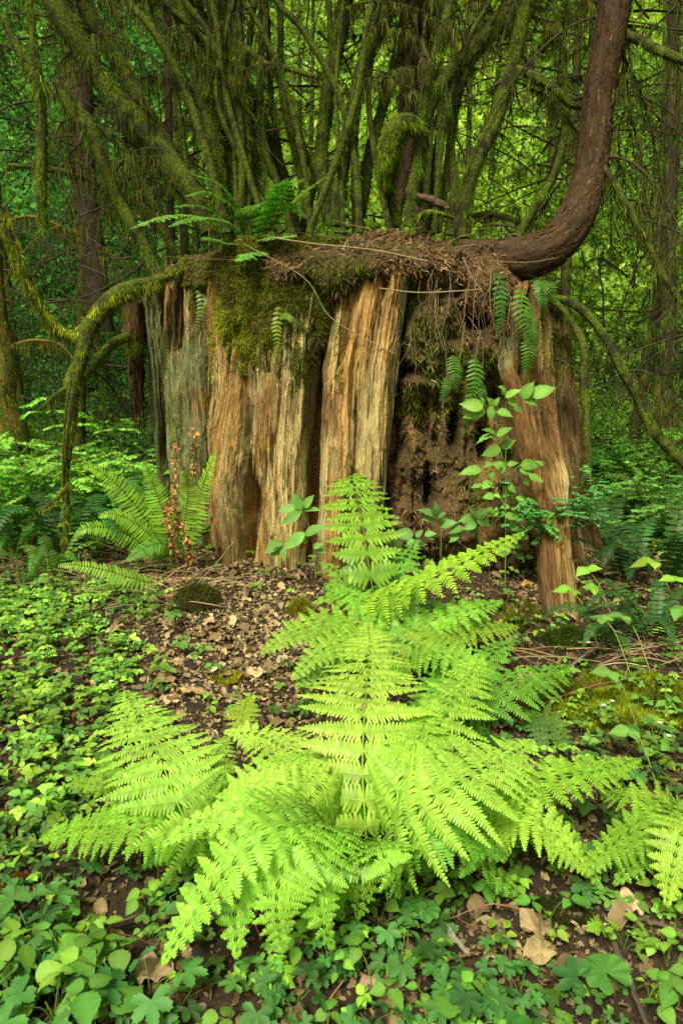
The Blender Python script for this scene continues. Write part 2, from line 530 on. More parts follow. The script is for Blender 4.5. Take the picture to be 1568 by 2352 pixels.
cy = scene.cycles
cy.use_denoising = False; cy.max_bounces = 6; cy.diffuse_bounces = 4; cy.transmission_bounces = 4
cy.glossy_bounces = 2; cy.transparent_max_bounces = 2; cy.caustics_reflective = False; cy.caustics_refractive = False

# ------------------------------------------------------------------ ground sheet
xs = np.concatenate([np.linspace(-60, -8, 40), np.linspace(-7.8, -3.2, 60), np.linspace(-3.15, 3.15, 300), np.linspace(3.2, 7.8, 60), np.linspace(8, 60, 40)])
ys = np.concatenate([np.linspace(-20, 0, 14), np.linspace(.1, 7, 380), np.linspace(7.05, 18, 170), np.linspace(18.3, 70, 60)])
X, Y = np.meshgrid(xs, ys)
Z = ground(X, Y)
near = sstep(9, 5, Y) * sstep(6, 3.5, np.abs(X))
Z = Z + near * (.022 * fbm(X * 6, Y * 6, s=21, o=4) + .010 * fbm(X * 22, Y * 22, s=22, o=3))
mb = MB(); ny, nx = X.shape
idx = np.arange(ny * nx).reshape(ny, nx)
q = np.stack([idx[:-1, :-1], idx[:-1, 1:], idx[1:, 1:], idx[1:, :-1]], -1).reshape(-1, 4)
tn = .5 + .5 * fbm(X * .9, Y * .9, s=31, o=4)
far = sstep(10, 16, Y)[..., None]
gc = (np.array([1.25, 1.05, .8]) * (1 - tn[..., None]) + np.array([2.0, 1.7, 1.25]) * tn[..., None])
gc = np.clip(gc / 2.0, 0, 1) * (1 - far) + np.array([.25, .5, .08]) * far
mb.add(np.stack([X, Y, Z], -1), None, q, gc.reshape(-1, 3))
tag(mb.build('ground', M['soil']), kind='structure')

# ------------------------------------------------------------------ the stump
SG = (0.15, 6.15)
stump = empty('tree_stump', (SG[0], SG[1], 0), 'huge rotting cedar stump with split orange wood slabs and a mossy top', 'tree stump')
ORANGE = np.array([.47, .275, .095]); TAN = np.array([.56, .43, .20]); ALGAE = np.array([.19, .24, .07]); GREY = np.array([.29, .32, .18])
RUST = np.array([.27, .12, .045]); DARK = np.array([.05, .03, .015])


GR = []


def slab(name, rows, bulge, seed, green=0.15, orange=.5, rust=.1, ragtop=.04, ragbot=0, ns=120, nv=220, amp=1.0, mat='wood', back=.28, tint=1.0, clear=None):
    rows = np.array([r if len(r) == 5 else (*r, r[3]) for r in rows], float)
    vv = np.linspace(rows[0, 0], rows[-1, 0], nv)
    uL, uR, yL, yR = [np.interp(vv, rows[:, 0], rows[:, k]) for k in (1, 2, 3, 4)]
    uL = uL + 3.0 * fbm(vv / 60, 0, s=seed + 1); uR = uR + 3.0 * fbm(vv / 60, 5, s=seed + 2)
    Lp, Rp = P(uL, vv, yL), P(uR, vv, yR)
    Wd = np.linalg.norm(Rp - Lp, axis=1)
    e = norm(Rp - Lp)
    outv = norm(np.cross(e, np.array([0, 0, 1.0])))
    outv = np.where((outv[:, 1:2] > 0), -outv, outv)
    s = np.linspace(-1, 1, ns)
    mid, half = (Lp + Rp) / 2, Wd / 2
    S, K = np.meshgrid(s, np.arange(nv))
    zz = mid[:, 2][:, None] + 0 * S
    sm = S * half[:, None]
    wob = .03 * fbm(sm * 2, zz * 1.3, s=seed + 9, o=3)
    a1 = 1 - np.abs(vn((sm + wob) * 11, zz * .8, seed, s=seed + 3)) * 2
    a2 = 1 - np.abs(vn((sm + wob) * 30, zz * 1.7, seed, s=seed + 4)) * 2
    a3 = fbm((sm + wob) * 75, zz * 4, seed, s=seed + 5, o=3)
    a4 = fbm(sm * 14, zz * 9, seed, s=seed + 6, o=3)
    chip = sstep(.12, .24, fbm((sm + wob) * 9, zz * 1.6, seed, s=seed + 12, o=5)) * .6 + .5 * sstep(.2, .28, fbm((sm + wob) * 22, zz * 3.5, seed, s=seed + 13, o=4))
    d = amp * (.042 * a1 + .020 * a2 + .008 * a3 + .008 * a4 - .026 * chip)
    a0 = 1 - np.abs(vn((sm + wob * 2) * 5.5, zz * .35, seed, s=seed + 2)) * 2
    d = d + .03 * amp * a0
    prof = bulge * (1 - np.abs(S) ** 3.4) - .03 * np.abs(S) ** 12
    pos = mid[:, None, :] + e[:, None, :] * sm[..., None] + outv[:, None, :] * (prof + d)[..., None]
    # ragged ends
    rt = ragtop * (fbm(s * 5 * Wd[0] / .5, 0, s=seed + 7, o=4) * 2 - .3)
    pos[..., 2] += (rt[None] * sstep(.16, 0, K / nv))
    if ragbot:
        rb = ragbot * (vn(s * 9, 0, s=seed + 8) + .5 * vn(s * 25, 0, s=seed + 10))
        pos[..., 2] += rb[None] * sstep(.6, 1, K / nv)
    else:
        ext = sstep(.96, 1, K / nv) * .22
        pos[..., 2] -= ext
    # returns to the sides
    cols = [pos]
    fibs = np.stack([sm, 0 * sm, zz], -1)
    lf = [pos[:, :1] - outv[:, None] * b + e[:, None] * (b * .15) for b in (back, back * .6, back * .25)]
    rf = [pos[:, -1:] - outv[:, None] * b - e[:, None] * (b * .15) for b in (back * .25, back * .6, back)]
    for k, b in enumerate(lf + rf): b += .012 * vn(b[..., 2] * 9, k, s=seed + 40)[..., None] * e[:, None]
    pos = np.concatenate(lf + [pos] + rf, 1)
    fibs = np.concatenate([fibs[:, :1] + [-b, 0, 0] for b in (back, back * .6, back * .25)] + [fibs] + [fibs[:, -1:] + [b, 0, 0] for b in (back * .25, back * .6, back)], 1)
    Sx = np.concatenate([np.full((nv, 3), -1), S, np.full((nv, 3), 1)], 1)
    # top cap rows
    o0 = outv[0]
    tops = [pos[:1] - o0 * b + np.array([0, 0, z]) for b, z in ((back * .9, -.03), (back * .4, .004), (.03, .008))]
    dp = (pos[:1] * 0 + pos[:1].mean(1, keepdims=True))
    pos = np.concatenate(tops + [pos], 0)
    fibs = np.concatenate([fibs[:1]] * 3 + [fibs], 0); Sx = np.concatenate([Sx[:1]] * 3 + [Sx], 0)
    u, v, _ = project(pos)
    x = fibs[..., 0]; z = fibs[..., 2]
    t1 = .5 + .5 * fbm(x * 9, z * 1.0, s=seed + 20, o=4)
    t2 = .5 + .5 * fbm(x * 16, z * 1.6, s=seed + 21, o=4)
    t3 = .5 + .5 * fbm(x * 6, z * 2.4, s=seed + 22, o=4)
    mo = sstep(.62 - orange * .55, .85 - orange * .5, t1)[..., None]
    c = TAN * (1 - mo) + ORANGE * mo
    mr_ = sstep(.75 - rust * .7, .9 - rust * .6, t2)[..., None] * .8
    c = c * (1 - mr_) + RUST * mr_
    gr = green if not callable(green) else green(u, v)
    mg = (sstep(.78, .98, t3 * .55 + .75 * gr + .12 * t2))[..., None] * .85
    ga = ALGAE * (1 - t1[..., None]) + GREY * t1[..., None]
    c = c * (1 - mg) + ga * mg
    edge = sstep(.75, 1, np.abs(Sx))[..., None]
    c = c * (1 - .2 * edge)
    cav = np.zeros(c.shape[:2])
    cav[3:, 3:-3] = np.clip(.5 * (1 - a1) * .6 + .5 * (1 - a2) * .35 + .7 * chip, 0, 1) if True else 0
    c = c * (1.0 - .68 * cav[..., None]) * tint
    n1_, n2_ = pos.shape[:2]
    ii = np.arange(n1_ * n2_).reshape(n1_, n2_)
    qd = np.stack([ii[1:, :-1], ii[1:, 1:], ii[:-1, 1:], ii[:-1, :-1]], -1).reshape(-1, 4)
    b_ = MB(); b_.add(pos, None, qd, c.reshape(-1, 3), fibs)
    # torn splinters lifting off the face
    g_ = pos[3:, 3:-3]; c_ = c[3:, 3:-3]; ni = int(260 * Wd.mean() / .3)
    i_, j_ = rng.integers(2, g_.shape[0] - 6, ni), rng.integers(2, g_.shape[1] - 3, ni)
    ln_ = rng.uniform(.03, .16, ni)
    place(b_, T_tri, g_[i_, j_] + outv[i_] * .002, np.array([0, 0, -1.]) * np.sign(rng.normal(.4, 1, (ni, 1))) + outv[i_] * rng.uniform(.02, .14, (ni, 1)) + rng.normal(0, .04, (ni, 3)), outv[i_], ln_, np.clip(c_[i_, j_] * rng.uniform(.6, 1.6, (ni, 1)), 0, .8), rng.uniform(.004, .010, ni) / ln_)
    ob = b_.build(name, M[mat], stump)
    GR.append((pos[3:, 3:-3], outv)); return ob, pos[3:, 3:-3], outv


gcol = lambda u, v: .62 + .3 * sstep(700, 950, v)
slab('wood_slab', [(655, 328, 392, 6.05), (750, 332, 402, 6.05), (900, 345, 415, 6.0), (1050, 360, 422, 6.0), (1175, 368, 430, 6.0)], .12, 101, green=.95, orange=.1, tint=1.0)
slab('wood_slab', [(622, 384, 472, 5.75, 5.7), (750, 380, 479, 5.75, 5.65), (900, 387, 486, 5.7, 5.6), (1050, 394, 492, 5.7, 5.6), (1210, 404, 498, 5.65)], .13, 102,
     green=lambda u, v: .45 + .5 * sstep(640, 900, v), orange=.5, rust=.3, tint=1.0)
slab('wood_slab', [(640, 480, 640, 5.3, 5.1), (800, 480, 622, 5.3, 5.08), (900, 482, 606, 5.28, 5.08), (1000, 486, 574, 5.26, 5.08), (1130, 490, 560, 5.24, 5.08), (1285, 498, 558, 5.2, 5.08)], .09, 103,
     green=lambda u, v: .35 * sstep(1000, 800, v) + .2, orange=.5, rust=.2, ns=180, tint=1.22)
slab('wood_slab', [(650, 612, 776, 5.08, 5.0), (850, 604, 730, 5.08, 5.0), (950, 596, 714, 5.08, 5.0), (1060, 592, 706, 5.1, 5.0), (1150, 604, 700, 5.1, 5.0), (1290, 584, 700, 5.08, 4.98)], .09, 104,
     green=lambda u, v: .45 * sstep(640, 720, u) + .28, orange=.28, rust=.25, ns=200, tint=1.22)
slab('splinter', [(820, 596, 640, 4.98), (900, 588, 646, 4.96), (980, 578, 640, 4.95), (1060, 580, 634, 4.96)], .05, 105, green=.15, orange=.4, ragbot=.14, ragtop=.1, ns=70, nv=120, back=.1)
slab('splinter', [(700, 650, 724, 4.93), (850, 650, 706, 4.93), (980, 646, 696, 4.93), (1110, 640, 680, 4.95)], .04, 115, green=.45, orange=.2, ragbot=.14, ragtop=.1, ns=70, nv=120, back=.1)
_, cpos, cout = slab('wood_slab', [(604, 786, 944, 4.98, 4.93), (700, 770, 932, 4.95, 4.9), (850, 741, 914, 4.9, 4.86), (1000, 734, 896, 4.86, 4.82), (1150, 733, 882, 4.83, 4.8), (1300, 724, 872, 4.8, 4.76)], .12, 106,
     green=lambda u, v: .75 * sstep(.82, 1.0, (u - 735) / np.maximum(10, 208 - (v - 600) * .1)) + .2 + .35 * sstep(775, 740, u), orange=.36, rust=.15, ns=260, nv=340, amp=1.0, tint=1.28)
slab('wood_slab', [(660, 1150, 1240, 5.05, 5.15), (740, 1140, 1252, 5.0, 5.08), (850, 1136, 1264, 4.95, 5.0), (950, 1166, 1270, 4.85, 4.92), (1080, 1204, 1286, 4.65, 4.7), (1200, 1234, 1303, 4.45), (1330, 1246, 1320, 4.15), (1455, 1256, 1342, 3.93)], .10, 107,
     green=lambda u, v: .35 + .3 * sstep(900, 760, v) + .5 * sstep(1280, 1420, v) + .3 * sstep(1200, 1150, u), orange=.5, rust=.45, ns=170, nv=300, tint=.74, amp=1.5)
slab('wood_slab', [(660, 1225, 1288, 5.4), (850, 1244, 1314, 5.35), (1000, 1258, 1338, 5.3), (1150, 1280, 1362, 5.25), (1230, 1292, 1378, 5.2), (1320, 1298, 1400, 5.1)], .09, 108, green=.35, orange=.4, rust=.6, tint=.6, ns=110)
# dark hanging bark strip on the far left and small bark bits
slab('bark_strip', [(690, 288, 330, 5.95), (780, 290, 330, 5.9), (860, 300, 328, 5.9), (960, 316, 334, 5.9)], .04, 109, green=.05, orange=.2, rust=.95, ragbot=.2, ns=50, nv=120, back=.06, tint=.35)
slab('bark_strip', [(660, 392, 420, 5.62), (720, 395, 424, 5.6), (800, 400, 420, 5.58)], .03, 110, green=.0, orange=.9, rust=.6, ragbot=.1, ns=40, nv=80, back=.05, tint=.8)

# rotten heart behind the slabs: rings with heavy displacement
zz = np.linspace(-.3, 2.28, 170); th = np.linspace(0, 2 * math.pi, 420, endpoint=False)
TH, ZZ = np.meshgrid(th, zz)
rx = 1.50 + .12 * sstep(.8, 0, ZZ) ; ry = .97 + .1 * sstep(.8, 0, ZZ)
k = 1 + .05 * fbm(np.cos(TH) * 3, np.sin(TH) * 3, ZZ * 1.0, s=201, o=3) + .05 * fbm(np.cos(TH) * 14, np.sin(TH) * 14, ZZ * 2, s=202, o=3) + .018 * fbm(np.cos(TH) * 50, np.sin(TH) * 50, ZZ * 14, s=203, o=3)
k = k * (1 - .1 * sstep(2.05, 2.28, ZZ))
hx = SG[0] + k * rx * np.cos(TH); hy = SG[1] + .02 + k * ry * np.sin(TH)
b_ = MB(); ii = np.arange(TH.size).reshape(TH.shape); jj = np.roll(ii, -1, 1)
qd = np.stack([ii[:-1], jj[:-1], jj[1:], ii[1:]], -1).reshape(-1, 4)
t1 = (.5 + .5 * fbm(np.cos(TH) * 7, np.sin(TH) * 7, ZZ * 2, s=204, o=4))[..., None]
cc = np.array([.12, .07, .03]) * (1 - t1) + np.array([.34, .18, .07]) * t1
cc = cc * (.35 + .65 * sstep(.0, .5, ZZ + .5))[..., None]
pz = np.stack([hx, hy, ZZ], -1)
b_.add(pz, None, qd, cc.reshape(-1, 3), np.stack([hx, hy, ZZ], -1))
b_.build('heartwood', M['rot'], stump)


def patch(rows, nu, nv, seed, bumps=((3, .06), (9, .03), (25, .012)), Yadd=0):
    rows = np.array([r if len(r) == 5 else (*r, r[3]) for r in rows], float)
    vv = np.linspace(rows[0, 0], rows[-1, 0], nv)
    uL, uR, yL, yR = [np.interp(vv, rows[:, 0], rows[:, k]) for k in (1, 2, 3, 4)]
    s = np.linspace(0, 1, nu)
    U = uL[:, None] + (uR - uL)[:, None] * s[None]; V = vv[:, None] + 0 * U
    Yy = yL[:, None] + (yR - yL)[:, None] * s[None] + Yadd
    em = np.minimum(np.minimum(s[None] * 6, (1 - s[None]) * 6), np.minimum(1, (nv - 1 - np.arange(nv))[:, None] / nv * 8))
    em = np.clip(em + 0 * U, 0, 1)
    p0 = P(U, V, Yy)
    d = 0
    for f, a in bumps: d = d + a * fbm(p0[..., 0] * f, p0[..., 2] * f, p0[..., 1], s=seed + int(f), o=3)
    p0[..., 1] -= d * 1.0; p0[..., 1] += .22 * (1 - em) ** 1.5
    ii = np.arange(nu * nv).reshape(nv, nu)
    qd = np.stack([ii[1:, :-1], ii[1:, 1:], ii[:-1, 1:], ii[:-1, :-1]], -1).reshape(-1, 4)
    return p0, qd, em


def samp(grid, n, r=rng, w=None):
    """random points + normals on a grid surface (normals face the camera side)"""
    nv, nu = grid.shape[:2]
    a = r.random(n) * (nv - 1.001); b = r.random(n) * (nu - 1.001)
    i, j = a.astype(int), b.astype(int); fa, fb = (a - i)[:, None], (b - j)[:, None]
    p = (grid[i, j] * (1 - fa) * (1 - fb) + grid[i + 1, j] * fa * (1 - fb) + grid[i, j + 1] * (1 - fa) * fb + grid[i + 1, j + 1] * fa * fb)
    nn = norm(np.cross(grid[i, j + 1] - grid[i, j], grid[i + 1, j] - grid[i, j]))
    return p, nn, i / nv, j / nu


# matted duff hanging in the hollow between the slabs (upper bulge and lower rotten wall)
hollow = [(560, 930, 1215, 5.12, 5.2), (640, 925, 1225, 4.95, 4.98), (730, 915, 1200, 4.95, 5.0), (800, 905, 1185, 4.98), (860, 900, 1178, 5.02), (905, 892, 1176, 5.08), (1000, 885, 1195, 5.06, 4.98), (1150, 872, 1240, 4.98, 4.75), (1320, 860, 1262, 4.85, 4.4)]
pg, qd, em = patch(hollow, 170, 330, 300, bumps=((2.2, .16), (6, .13), (15, .06), (40, .025)))
uu, v2, _ = project(pg)
lowm = sstep(850, 930, v2)
holes = 0
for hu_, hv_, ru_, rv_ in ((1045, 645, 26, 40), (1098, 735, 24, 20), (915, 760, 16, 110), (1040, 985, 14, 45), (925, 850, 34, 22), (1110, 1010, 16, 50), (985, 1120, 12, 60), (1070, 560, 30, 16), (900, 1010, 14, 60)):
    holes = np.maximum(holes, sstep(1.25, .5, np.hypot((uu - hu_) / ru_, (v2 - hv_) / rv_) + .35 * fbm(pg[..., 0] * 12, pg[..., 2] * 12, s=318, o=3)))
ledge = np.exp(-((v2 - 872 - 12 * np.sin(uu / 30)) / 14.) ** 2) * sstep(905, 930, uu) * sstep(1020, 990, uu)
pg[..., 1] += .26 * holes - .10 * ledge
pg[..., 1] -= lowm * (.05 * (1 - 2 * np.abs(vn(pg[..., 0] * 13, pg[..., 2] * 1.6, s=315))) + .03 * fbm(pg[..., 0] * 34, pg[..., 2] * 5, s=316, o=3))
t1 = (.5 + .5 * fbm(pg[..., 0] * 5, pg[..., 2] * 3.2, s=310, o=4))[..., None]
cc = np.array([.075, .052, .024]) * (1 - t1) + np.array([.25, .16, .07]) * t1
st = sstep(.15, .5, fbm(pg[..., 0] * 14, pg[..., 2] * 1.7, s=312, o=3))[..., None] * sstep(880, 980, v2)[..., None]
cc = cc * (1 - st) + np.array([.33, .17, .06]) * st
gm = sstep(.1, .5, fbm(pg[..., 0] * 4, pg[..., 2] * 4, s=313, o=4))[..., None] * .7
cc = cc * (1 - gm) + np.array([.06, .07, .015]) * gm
cc = cc * (1 - .75 * holes)[..., None]  # shade of the pushed-in holes painted into the wall colour
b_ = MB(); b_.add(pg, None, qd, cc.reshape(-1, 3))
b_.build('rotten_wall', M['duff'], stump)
hollow_g = pg

# moss mat over the left front
mrow = [(545, 500, 815, 5.15, 5.0), (640, 482, 800, 5.1, 4.86), (740, 476, 785, 5.06, 4.86), (800, 476, 770, 5.06, 4.86), (900, 480, 742, 5.08, 4.9)]
mg_, qd, em = patch(mrow, 150, 150, 320, bumps=((3, .10), (8, .06), (20, .03)))
# ragged lower hem: sink into the wood where noise says so
nn = fbm(mg_[..., 0] * 5, mg_[..., 2] * 1.5, s=330, o=4)
u3, v3, _ = project(mg_)
keep = sstep(-.05, .12, (870 - v3) / 190 + nn * 1.6 - .22 - .5 * sstep(.0, 1, np.abs((u3 - 610) / 130) < .35) * sstep(780, 860, v3))
mg_[..., 1] += (1 - keep) * .3
t1 = (.5 + .5 * fbm(mg_[..., 0] * 7, mg_[..., 2] * 7, s=331, o=4))[..., None]
cc = np.array([.035, .04, .008]) * (1 - t1) + np.array([.12, .13, .02]) * t1
b_ = MB(); b_.add(mg_, None, qd, cc.reshape(-1, 3)); b_.build('moss_mat', M['moss'], stump)
b_ = MB()
p, n_, fi, fj = samp(mg_, 60000)
kk = keep[(fi * 150).astype(int), (fj * 150).astype(int)] > .5
p, n_ = p[kk], n_[kk]; m_ = len(p)
moss_mix = sstep(-.2, .5, fbm(p[:, 0] * 4, p[:, 2] * 4, s=333, o=3))[:, None]  # noise mix between dark olive and yellow green moss
uq, vq, _ = project(p)
lft = sstep(620, 480, uq)[:, None]
col = np.array([.07, .075, .012]) * (1 - moss_mix) + np.array([.17, .19, .02]) * moss_mix
col = col * (1 - lft * .6) + np.array([.27, .29, .025]) * lft * .6
brn = (fbm(p[:, 0] * 5, p[:, 2] * 5, s=337, o=4) > .12)[:, None] & (rng.random((m_, 1)) < .75)
col = np.where(brn, [.15, .115, .04], col * 1.45)
col = np.clip(col * (1 + rng.normal(0, .3, (m_, 1))), .005, 1)
dr = -n_ * np.sign(n_[:, 1:2] + 1e-6) * .7 + np.array([0, 0, -.75]) + rng.normal(0, .45, (m_, 3))
place(b_, T_tri, p, dr, rng.normal(0, 1, (m_, 3)), rng.uniform(.015, .05, m_), col, rng.uniform(.08, .2, m_))
b_.build('moss', M['moss'], stump)

# thinner moss creeping down over the wood below the mat and at the slab edges
b_ = MB()
for gi, (g_, o_) in enumerate(GR[:10]):
    n = 34000
    i_, j_ = rng.integers(0, g_.shape[0], n), rng.integers(0, g_.shape[1], n)
    p = g_[i_, j_]; uq, vq, _ = project(p)
    nz_ = fbm(p[:, 0] * 7, p[:, 2] * 3, s=371 + gi, o=4)
    edge_ = np.abs(j_ / g_.shape[1] - .5) * 2
    pr = sstep(.0, .35, nz_ + 1.0 * sstep(1000, 800, vq) * (uq < 790) * (uq > 470) - .55) + .5 * sstep(.2, .4, nz_) * (edge_ > .7) + .7 * sstep(0, .3, nz_) * (uq < 480) + .6 * sstep(.05, .35, nz_) * (vq > 1340) + 1.1 * sstep(-.15, .2, nz_) * (uq > 1100) * sstep(900, 800, vq)
    k_ = rng.random(n) < pr; p = p[k_]; m_ = len(p); nz_ = nz_[k_]
    t_ = sstep(.1, .6, nz_)[:, None]
    cm_ = (np.array([.09, .105, .015]) * (1 - t_) + np.array([.22, .25, .03]) * t_) * np.exp(rng.normal(0, .35, (m_, 1)))
    place(b_, T_tri, p, rng.normal(0, .5, (m_, 3)) + [0, -.4, -.6], rng.normal(0, 1, (m_, 3)), rng.uniform(.008, .03, m_), np.clip(cm_, 0, 1), rng.uniform(.1, .25, m_))
b_.build('moss', M['moss'], stump)

# cap of needles and duff on top
cx, cyy = .12, 5.95
tt = np.linspace(0, 1, 130); ph = np.linspace(0, 2 * math.pi, 360, endpoint=False)
PH, RR = np.meshgrid(ph, tt)
rim_z = np.interp(np.degrees(PH) % 360, [0, 60, 120, 180, 215, 250, 270, 290, 320, 360], [2.1, 2.3, 2.35, 2.32, 2.27, 2.27, 2.26, 2.23, 2.12, 2.1])
rim_rx = 1.52; rim_ry = 1.0 + .2 * sstep(0, -.6, np.sin(PH))
sth, cth = np.sin(PH), np.cos(PH)
lump = 1 + .05 * fbm(cth * 2.5, sth * 2.5, s=340, o=3) + .03 * fbm(cth * 12, sth * 12, s=345, o=3)
rim_ry = (1.0 + .19 * sstep(-.3, -.8, sth) * sstep(-.55, -.1, cth)) * lump; rim_rx = 1.50 * lump * (1 - .05 * (cth < 0))
R1 = np.minimum(RR / .62, 1.0)                      # top surface
R2 = np.clip((RR - .62) / .38, 0, 1)                # skirt hanging over the rim, then tucked in below
bul = 1 + .02 * np.sin(R2 * 3.14) - .11 * sstep(.55, 1, R2)
px_ = cx + rim_rx * R1 * bul * cth; py_ = cyy + rim_ry * R1 * bul * sth
zt = 2.50 - .05 * R1 ** 2
ztop = zt * (1 - R1 ** 3) + (rim_z + .02) * R1 ** 3 + .08 * fbm(px_ * 2.5, py_ * 2.5, s=341, o=4) + .03 * fbm(px_ * 14, py_ * 14, s=342, o=3)
drop = .20 + .10 * fbm(cth * 6, sth * 6, s=343, o=3) + .09 * fbm(cth * 22, sth * 22, s=346, o=3) + .10 * sstep(-.2, -.9, cth)
zc = ztop - R2 * drop
rn = .035 * fbm(px_ * 9, py_ * 9, zc * 9, s=347, o=4) * sstep(.5, .8, RR)
px_ = px_ + rn * cth; py_ = py_ + rn * sth
cap = np.stack([px_, py_, zc], -1)
b_ = MB(); ii = np.arange(PH.size).reshape(PH.shape); jj = np.roll(ii, -1, 1)
qd = np.stack([ii[:-1], ii[1:], jj[1:], jj[:-1]], -1).reshape(-1, 4)
t1 = (.5 + .5 * fbm(px_ * 4, py_ * 4, zc * 3, s=344, o=4))[..., None]
b_.add(cap, None, qd, (np.array([.06, .042, .022]) * (1 - t1) + np.array([.19, .125, .06]) * t1).reshape(-1, 3))
b_.build('duff_cap', M['duff'], stump)
b_ = MB(); bm_ = MB()
capf = cap[:, (PH[0] > math.pi * .9)]
p, n_, fi, fj = samp(capf, 46000)
p2, n2, fi2, fj2 = samp(hollow_g, 15000)
u2_, v2_, _ = project(p2); k2 = (v2_ < 1000) | (rng.random(len(p2)) < .3)
p2, n2 = p2[k2], n2[k2]
m_ = len(p)
n_ = norm(p - np.array([cx, cyy, 2.0])) * .7 + np.array([0, 0, .2])
mossy = (fbm(p[:, 0] * 2.2, p[:, 1] * 2.2, s=350, o=3) + .35 * sstep(.6, 1.3, p[:, 0]) + .9 * sstep(-.25, -.8, p[:, 0])) > .25
br = np.array([.19, .125, .062])
c1 = np.clip(br * np.exp(rng.normal(0, .55, (m_, 1))) * (1 + rng.normal(0, .08, (m_, 3))), .01, .6)
dr = rng.normal(0, 1, (m_, 3)) * [1, 1, .45] + n_ * .25 + np.array([0, 0, -.45]) * (fi > .6)[:, None] * 2
mk = ~mossy
place(b_, T_tri, p[mk], dr[mk], rng.normal(0, 1, (mk.sum(), 3)), rng.uniform(.02, .075, mk.sum()), c1[mk], rng.uniform(.08, .25, mk.sum()))
cm = np.clip(np.array([.11, .125, .018]) * np.exp(rng.normal(0, .4, (m_, 1))), .005, .5)
place(bm_, T_tri, p[mossy], dr[mossy] + [0, 0, -.4], rng.normal(0, 1, (mossy.sum(), 3)), rng.uniform(.015, .05, mossy.sum()), cm[mossy], rng.uniform(.12, .3, mossy.sum()))
m_ = len(p2)
gg = fbm(p2[:, 0] * 3, p2[:, 2] * 3, s=352, o=3) > .02
c2 = np.clip(np.where(gg[:, None], [.10, .13, .02], [.21, .135, .065]) * np.exp(rng.normal(0, .5, (m_, 1))), .005, .5)
dr = rng.normal(0, .6, (m_, 3)) + np.array([0, -.5, -.9])
place(b_, T_tri, p2, dr, rng.normal(0, 1, (m_, 3)), rng.uniform(.02, .07, m_), c2, rng.uniform(.08, .22, m_))
tag(b_.build('needle_litter', M['dead'], stump), kind='stuff'); bm_.build('moss', M['moss'], stump)
# thin pale roots and stalks lying over the cap and hanging in the hollow
b_ = MB()
for k in range(110):
    if k < 60:
        u0, v0 = rng.uniform(520, 1200), rng.uniform(520, 640)
        a = P(u0, v0, 5.0 + rng.uniform(-.05, .3)); a[2] = max(a[2], 2.2)
        L_ = rng.uniform(.15, .6); an = rng.uniform(0, 6.28)
        b2 = a + [L_ * math.cos(an), L_ * .4 * math.sin(an), rng.uniform(-.15, .1)]
        if a[2] < 2.4: b2[1] = a[1] - .05
    else:
        u0, v0 = rng.uniform(930, 1190), rng.uniform(600, 760)
        a = P(u0, v0, 4.84); b2 = a + [rng.normal(0, .06), -.03, -rng.uniform(.15, .5)]
    md = (a + b2) / 2 + rng.normal(0, .03, 3)
    c = catmull([a, md, b2], 9)
    tube(b_, c, np.linspace(.0035, .0015, 9), 4, jit([.24, .16, .09], 1, .3)[0], cap=False)
b_.build('dead_stalks', M['twig'], stump)
for pts, w_ in ((((560, 560), (700, 640), (760, 730), (880, 800), (905, 812)), .0035), (((870, 662), (960, 672), (1060, 668), (1105, 664)), .005), (((1062, 590), (1080, 630), (1108, 672)), .005), (((620, 545), (720, 560), (860, 575), (980, 600)), .006)):
    b_ = MB(); c = catmull([P(a, b, 4.72) for a, b in pts], 24)
    tube(b_, c, w_, 5, (.3, .24, .14)); b_.build('root', M['twig'], stump)


# ------------------------------------------------------------------ mossy stems
def moss_on(mb, c, r, dens, L=(.015, .04), col=(.10, .12, .016), bright=(.22, .25, .03), r_=rng, seed=0, wid=(.045, .12), under=False):
    T, N, B = frames(c)
    seg = np.linalg.norm(np.diff(c, axis=0), axis=1); cum = np.concatenate([[0], np.cumsum(seg)])
    rm = np.broadcast_to(np.asarray(r, float), (len(c),))
    n = int(1.35 * dens * cum[-1] * (2 * math.pi * rm.mean() + .03))
    if n < 1: return
    s = r_.random(n) * cum[-1]
    ci = np.stack([np.interp(s, cum, c[:, j]) for j in range(3)], -1)
    Ni = np.stack([np.interp(s, cum, N[:, j]) for j in range(3)], -1); Bi = np.stack([np.interp(s, cum, B[:, j]) for j in range(3)], -1)
    ri = np.interp(s, cum, rm)[:, None]
    a = r_.random(n) * 2 * math.pi
    rad = norm(Ni * np.cos(a)[:, None] + Bi * np.sin(a)[:, None])
    pn = fbm(ci[:, 0] * 6 + rad[:, 0], ci[:, 1] * 6 + rad[:, 1], ci[:, 2] * 6 + rad[:, 2], s=seed, o=3)
    p = ci + rad * ri * .95
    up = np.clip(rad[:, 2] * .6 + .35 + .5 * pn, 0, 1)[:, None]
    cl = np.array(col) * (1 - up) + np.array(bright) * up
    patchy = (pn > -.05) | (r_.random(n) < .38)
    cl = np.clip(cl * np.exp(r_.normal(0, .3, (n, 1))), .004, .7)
    dr = rad * .42 + np.array([0, 0, -.95]) + r_.normal(0, .25, (n, 3))
    ln = r_.uniform(L[0], L[1], n) * (.7 + 2.2 * np.clip(pn, 0, 1))
    k_ = patchy
    place(mb, T_tri, p[k_], dr[k_], r_.normal(0, 1, (k_.sum(), 3)), ln[k_], cl[k_], r_.uniform(*wid, k_.sum()))


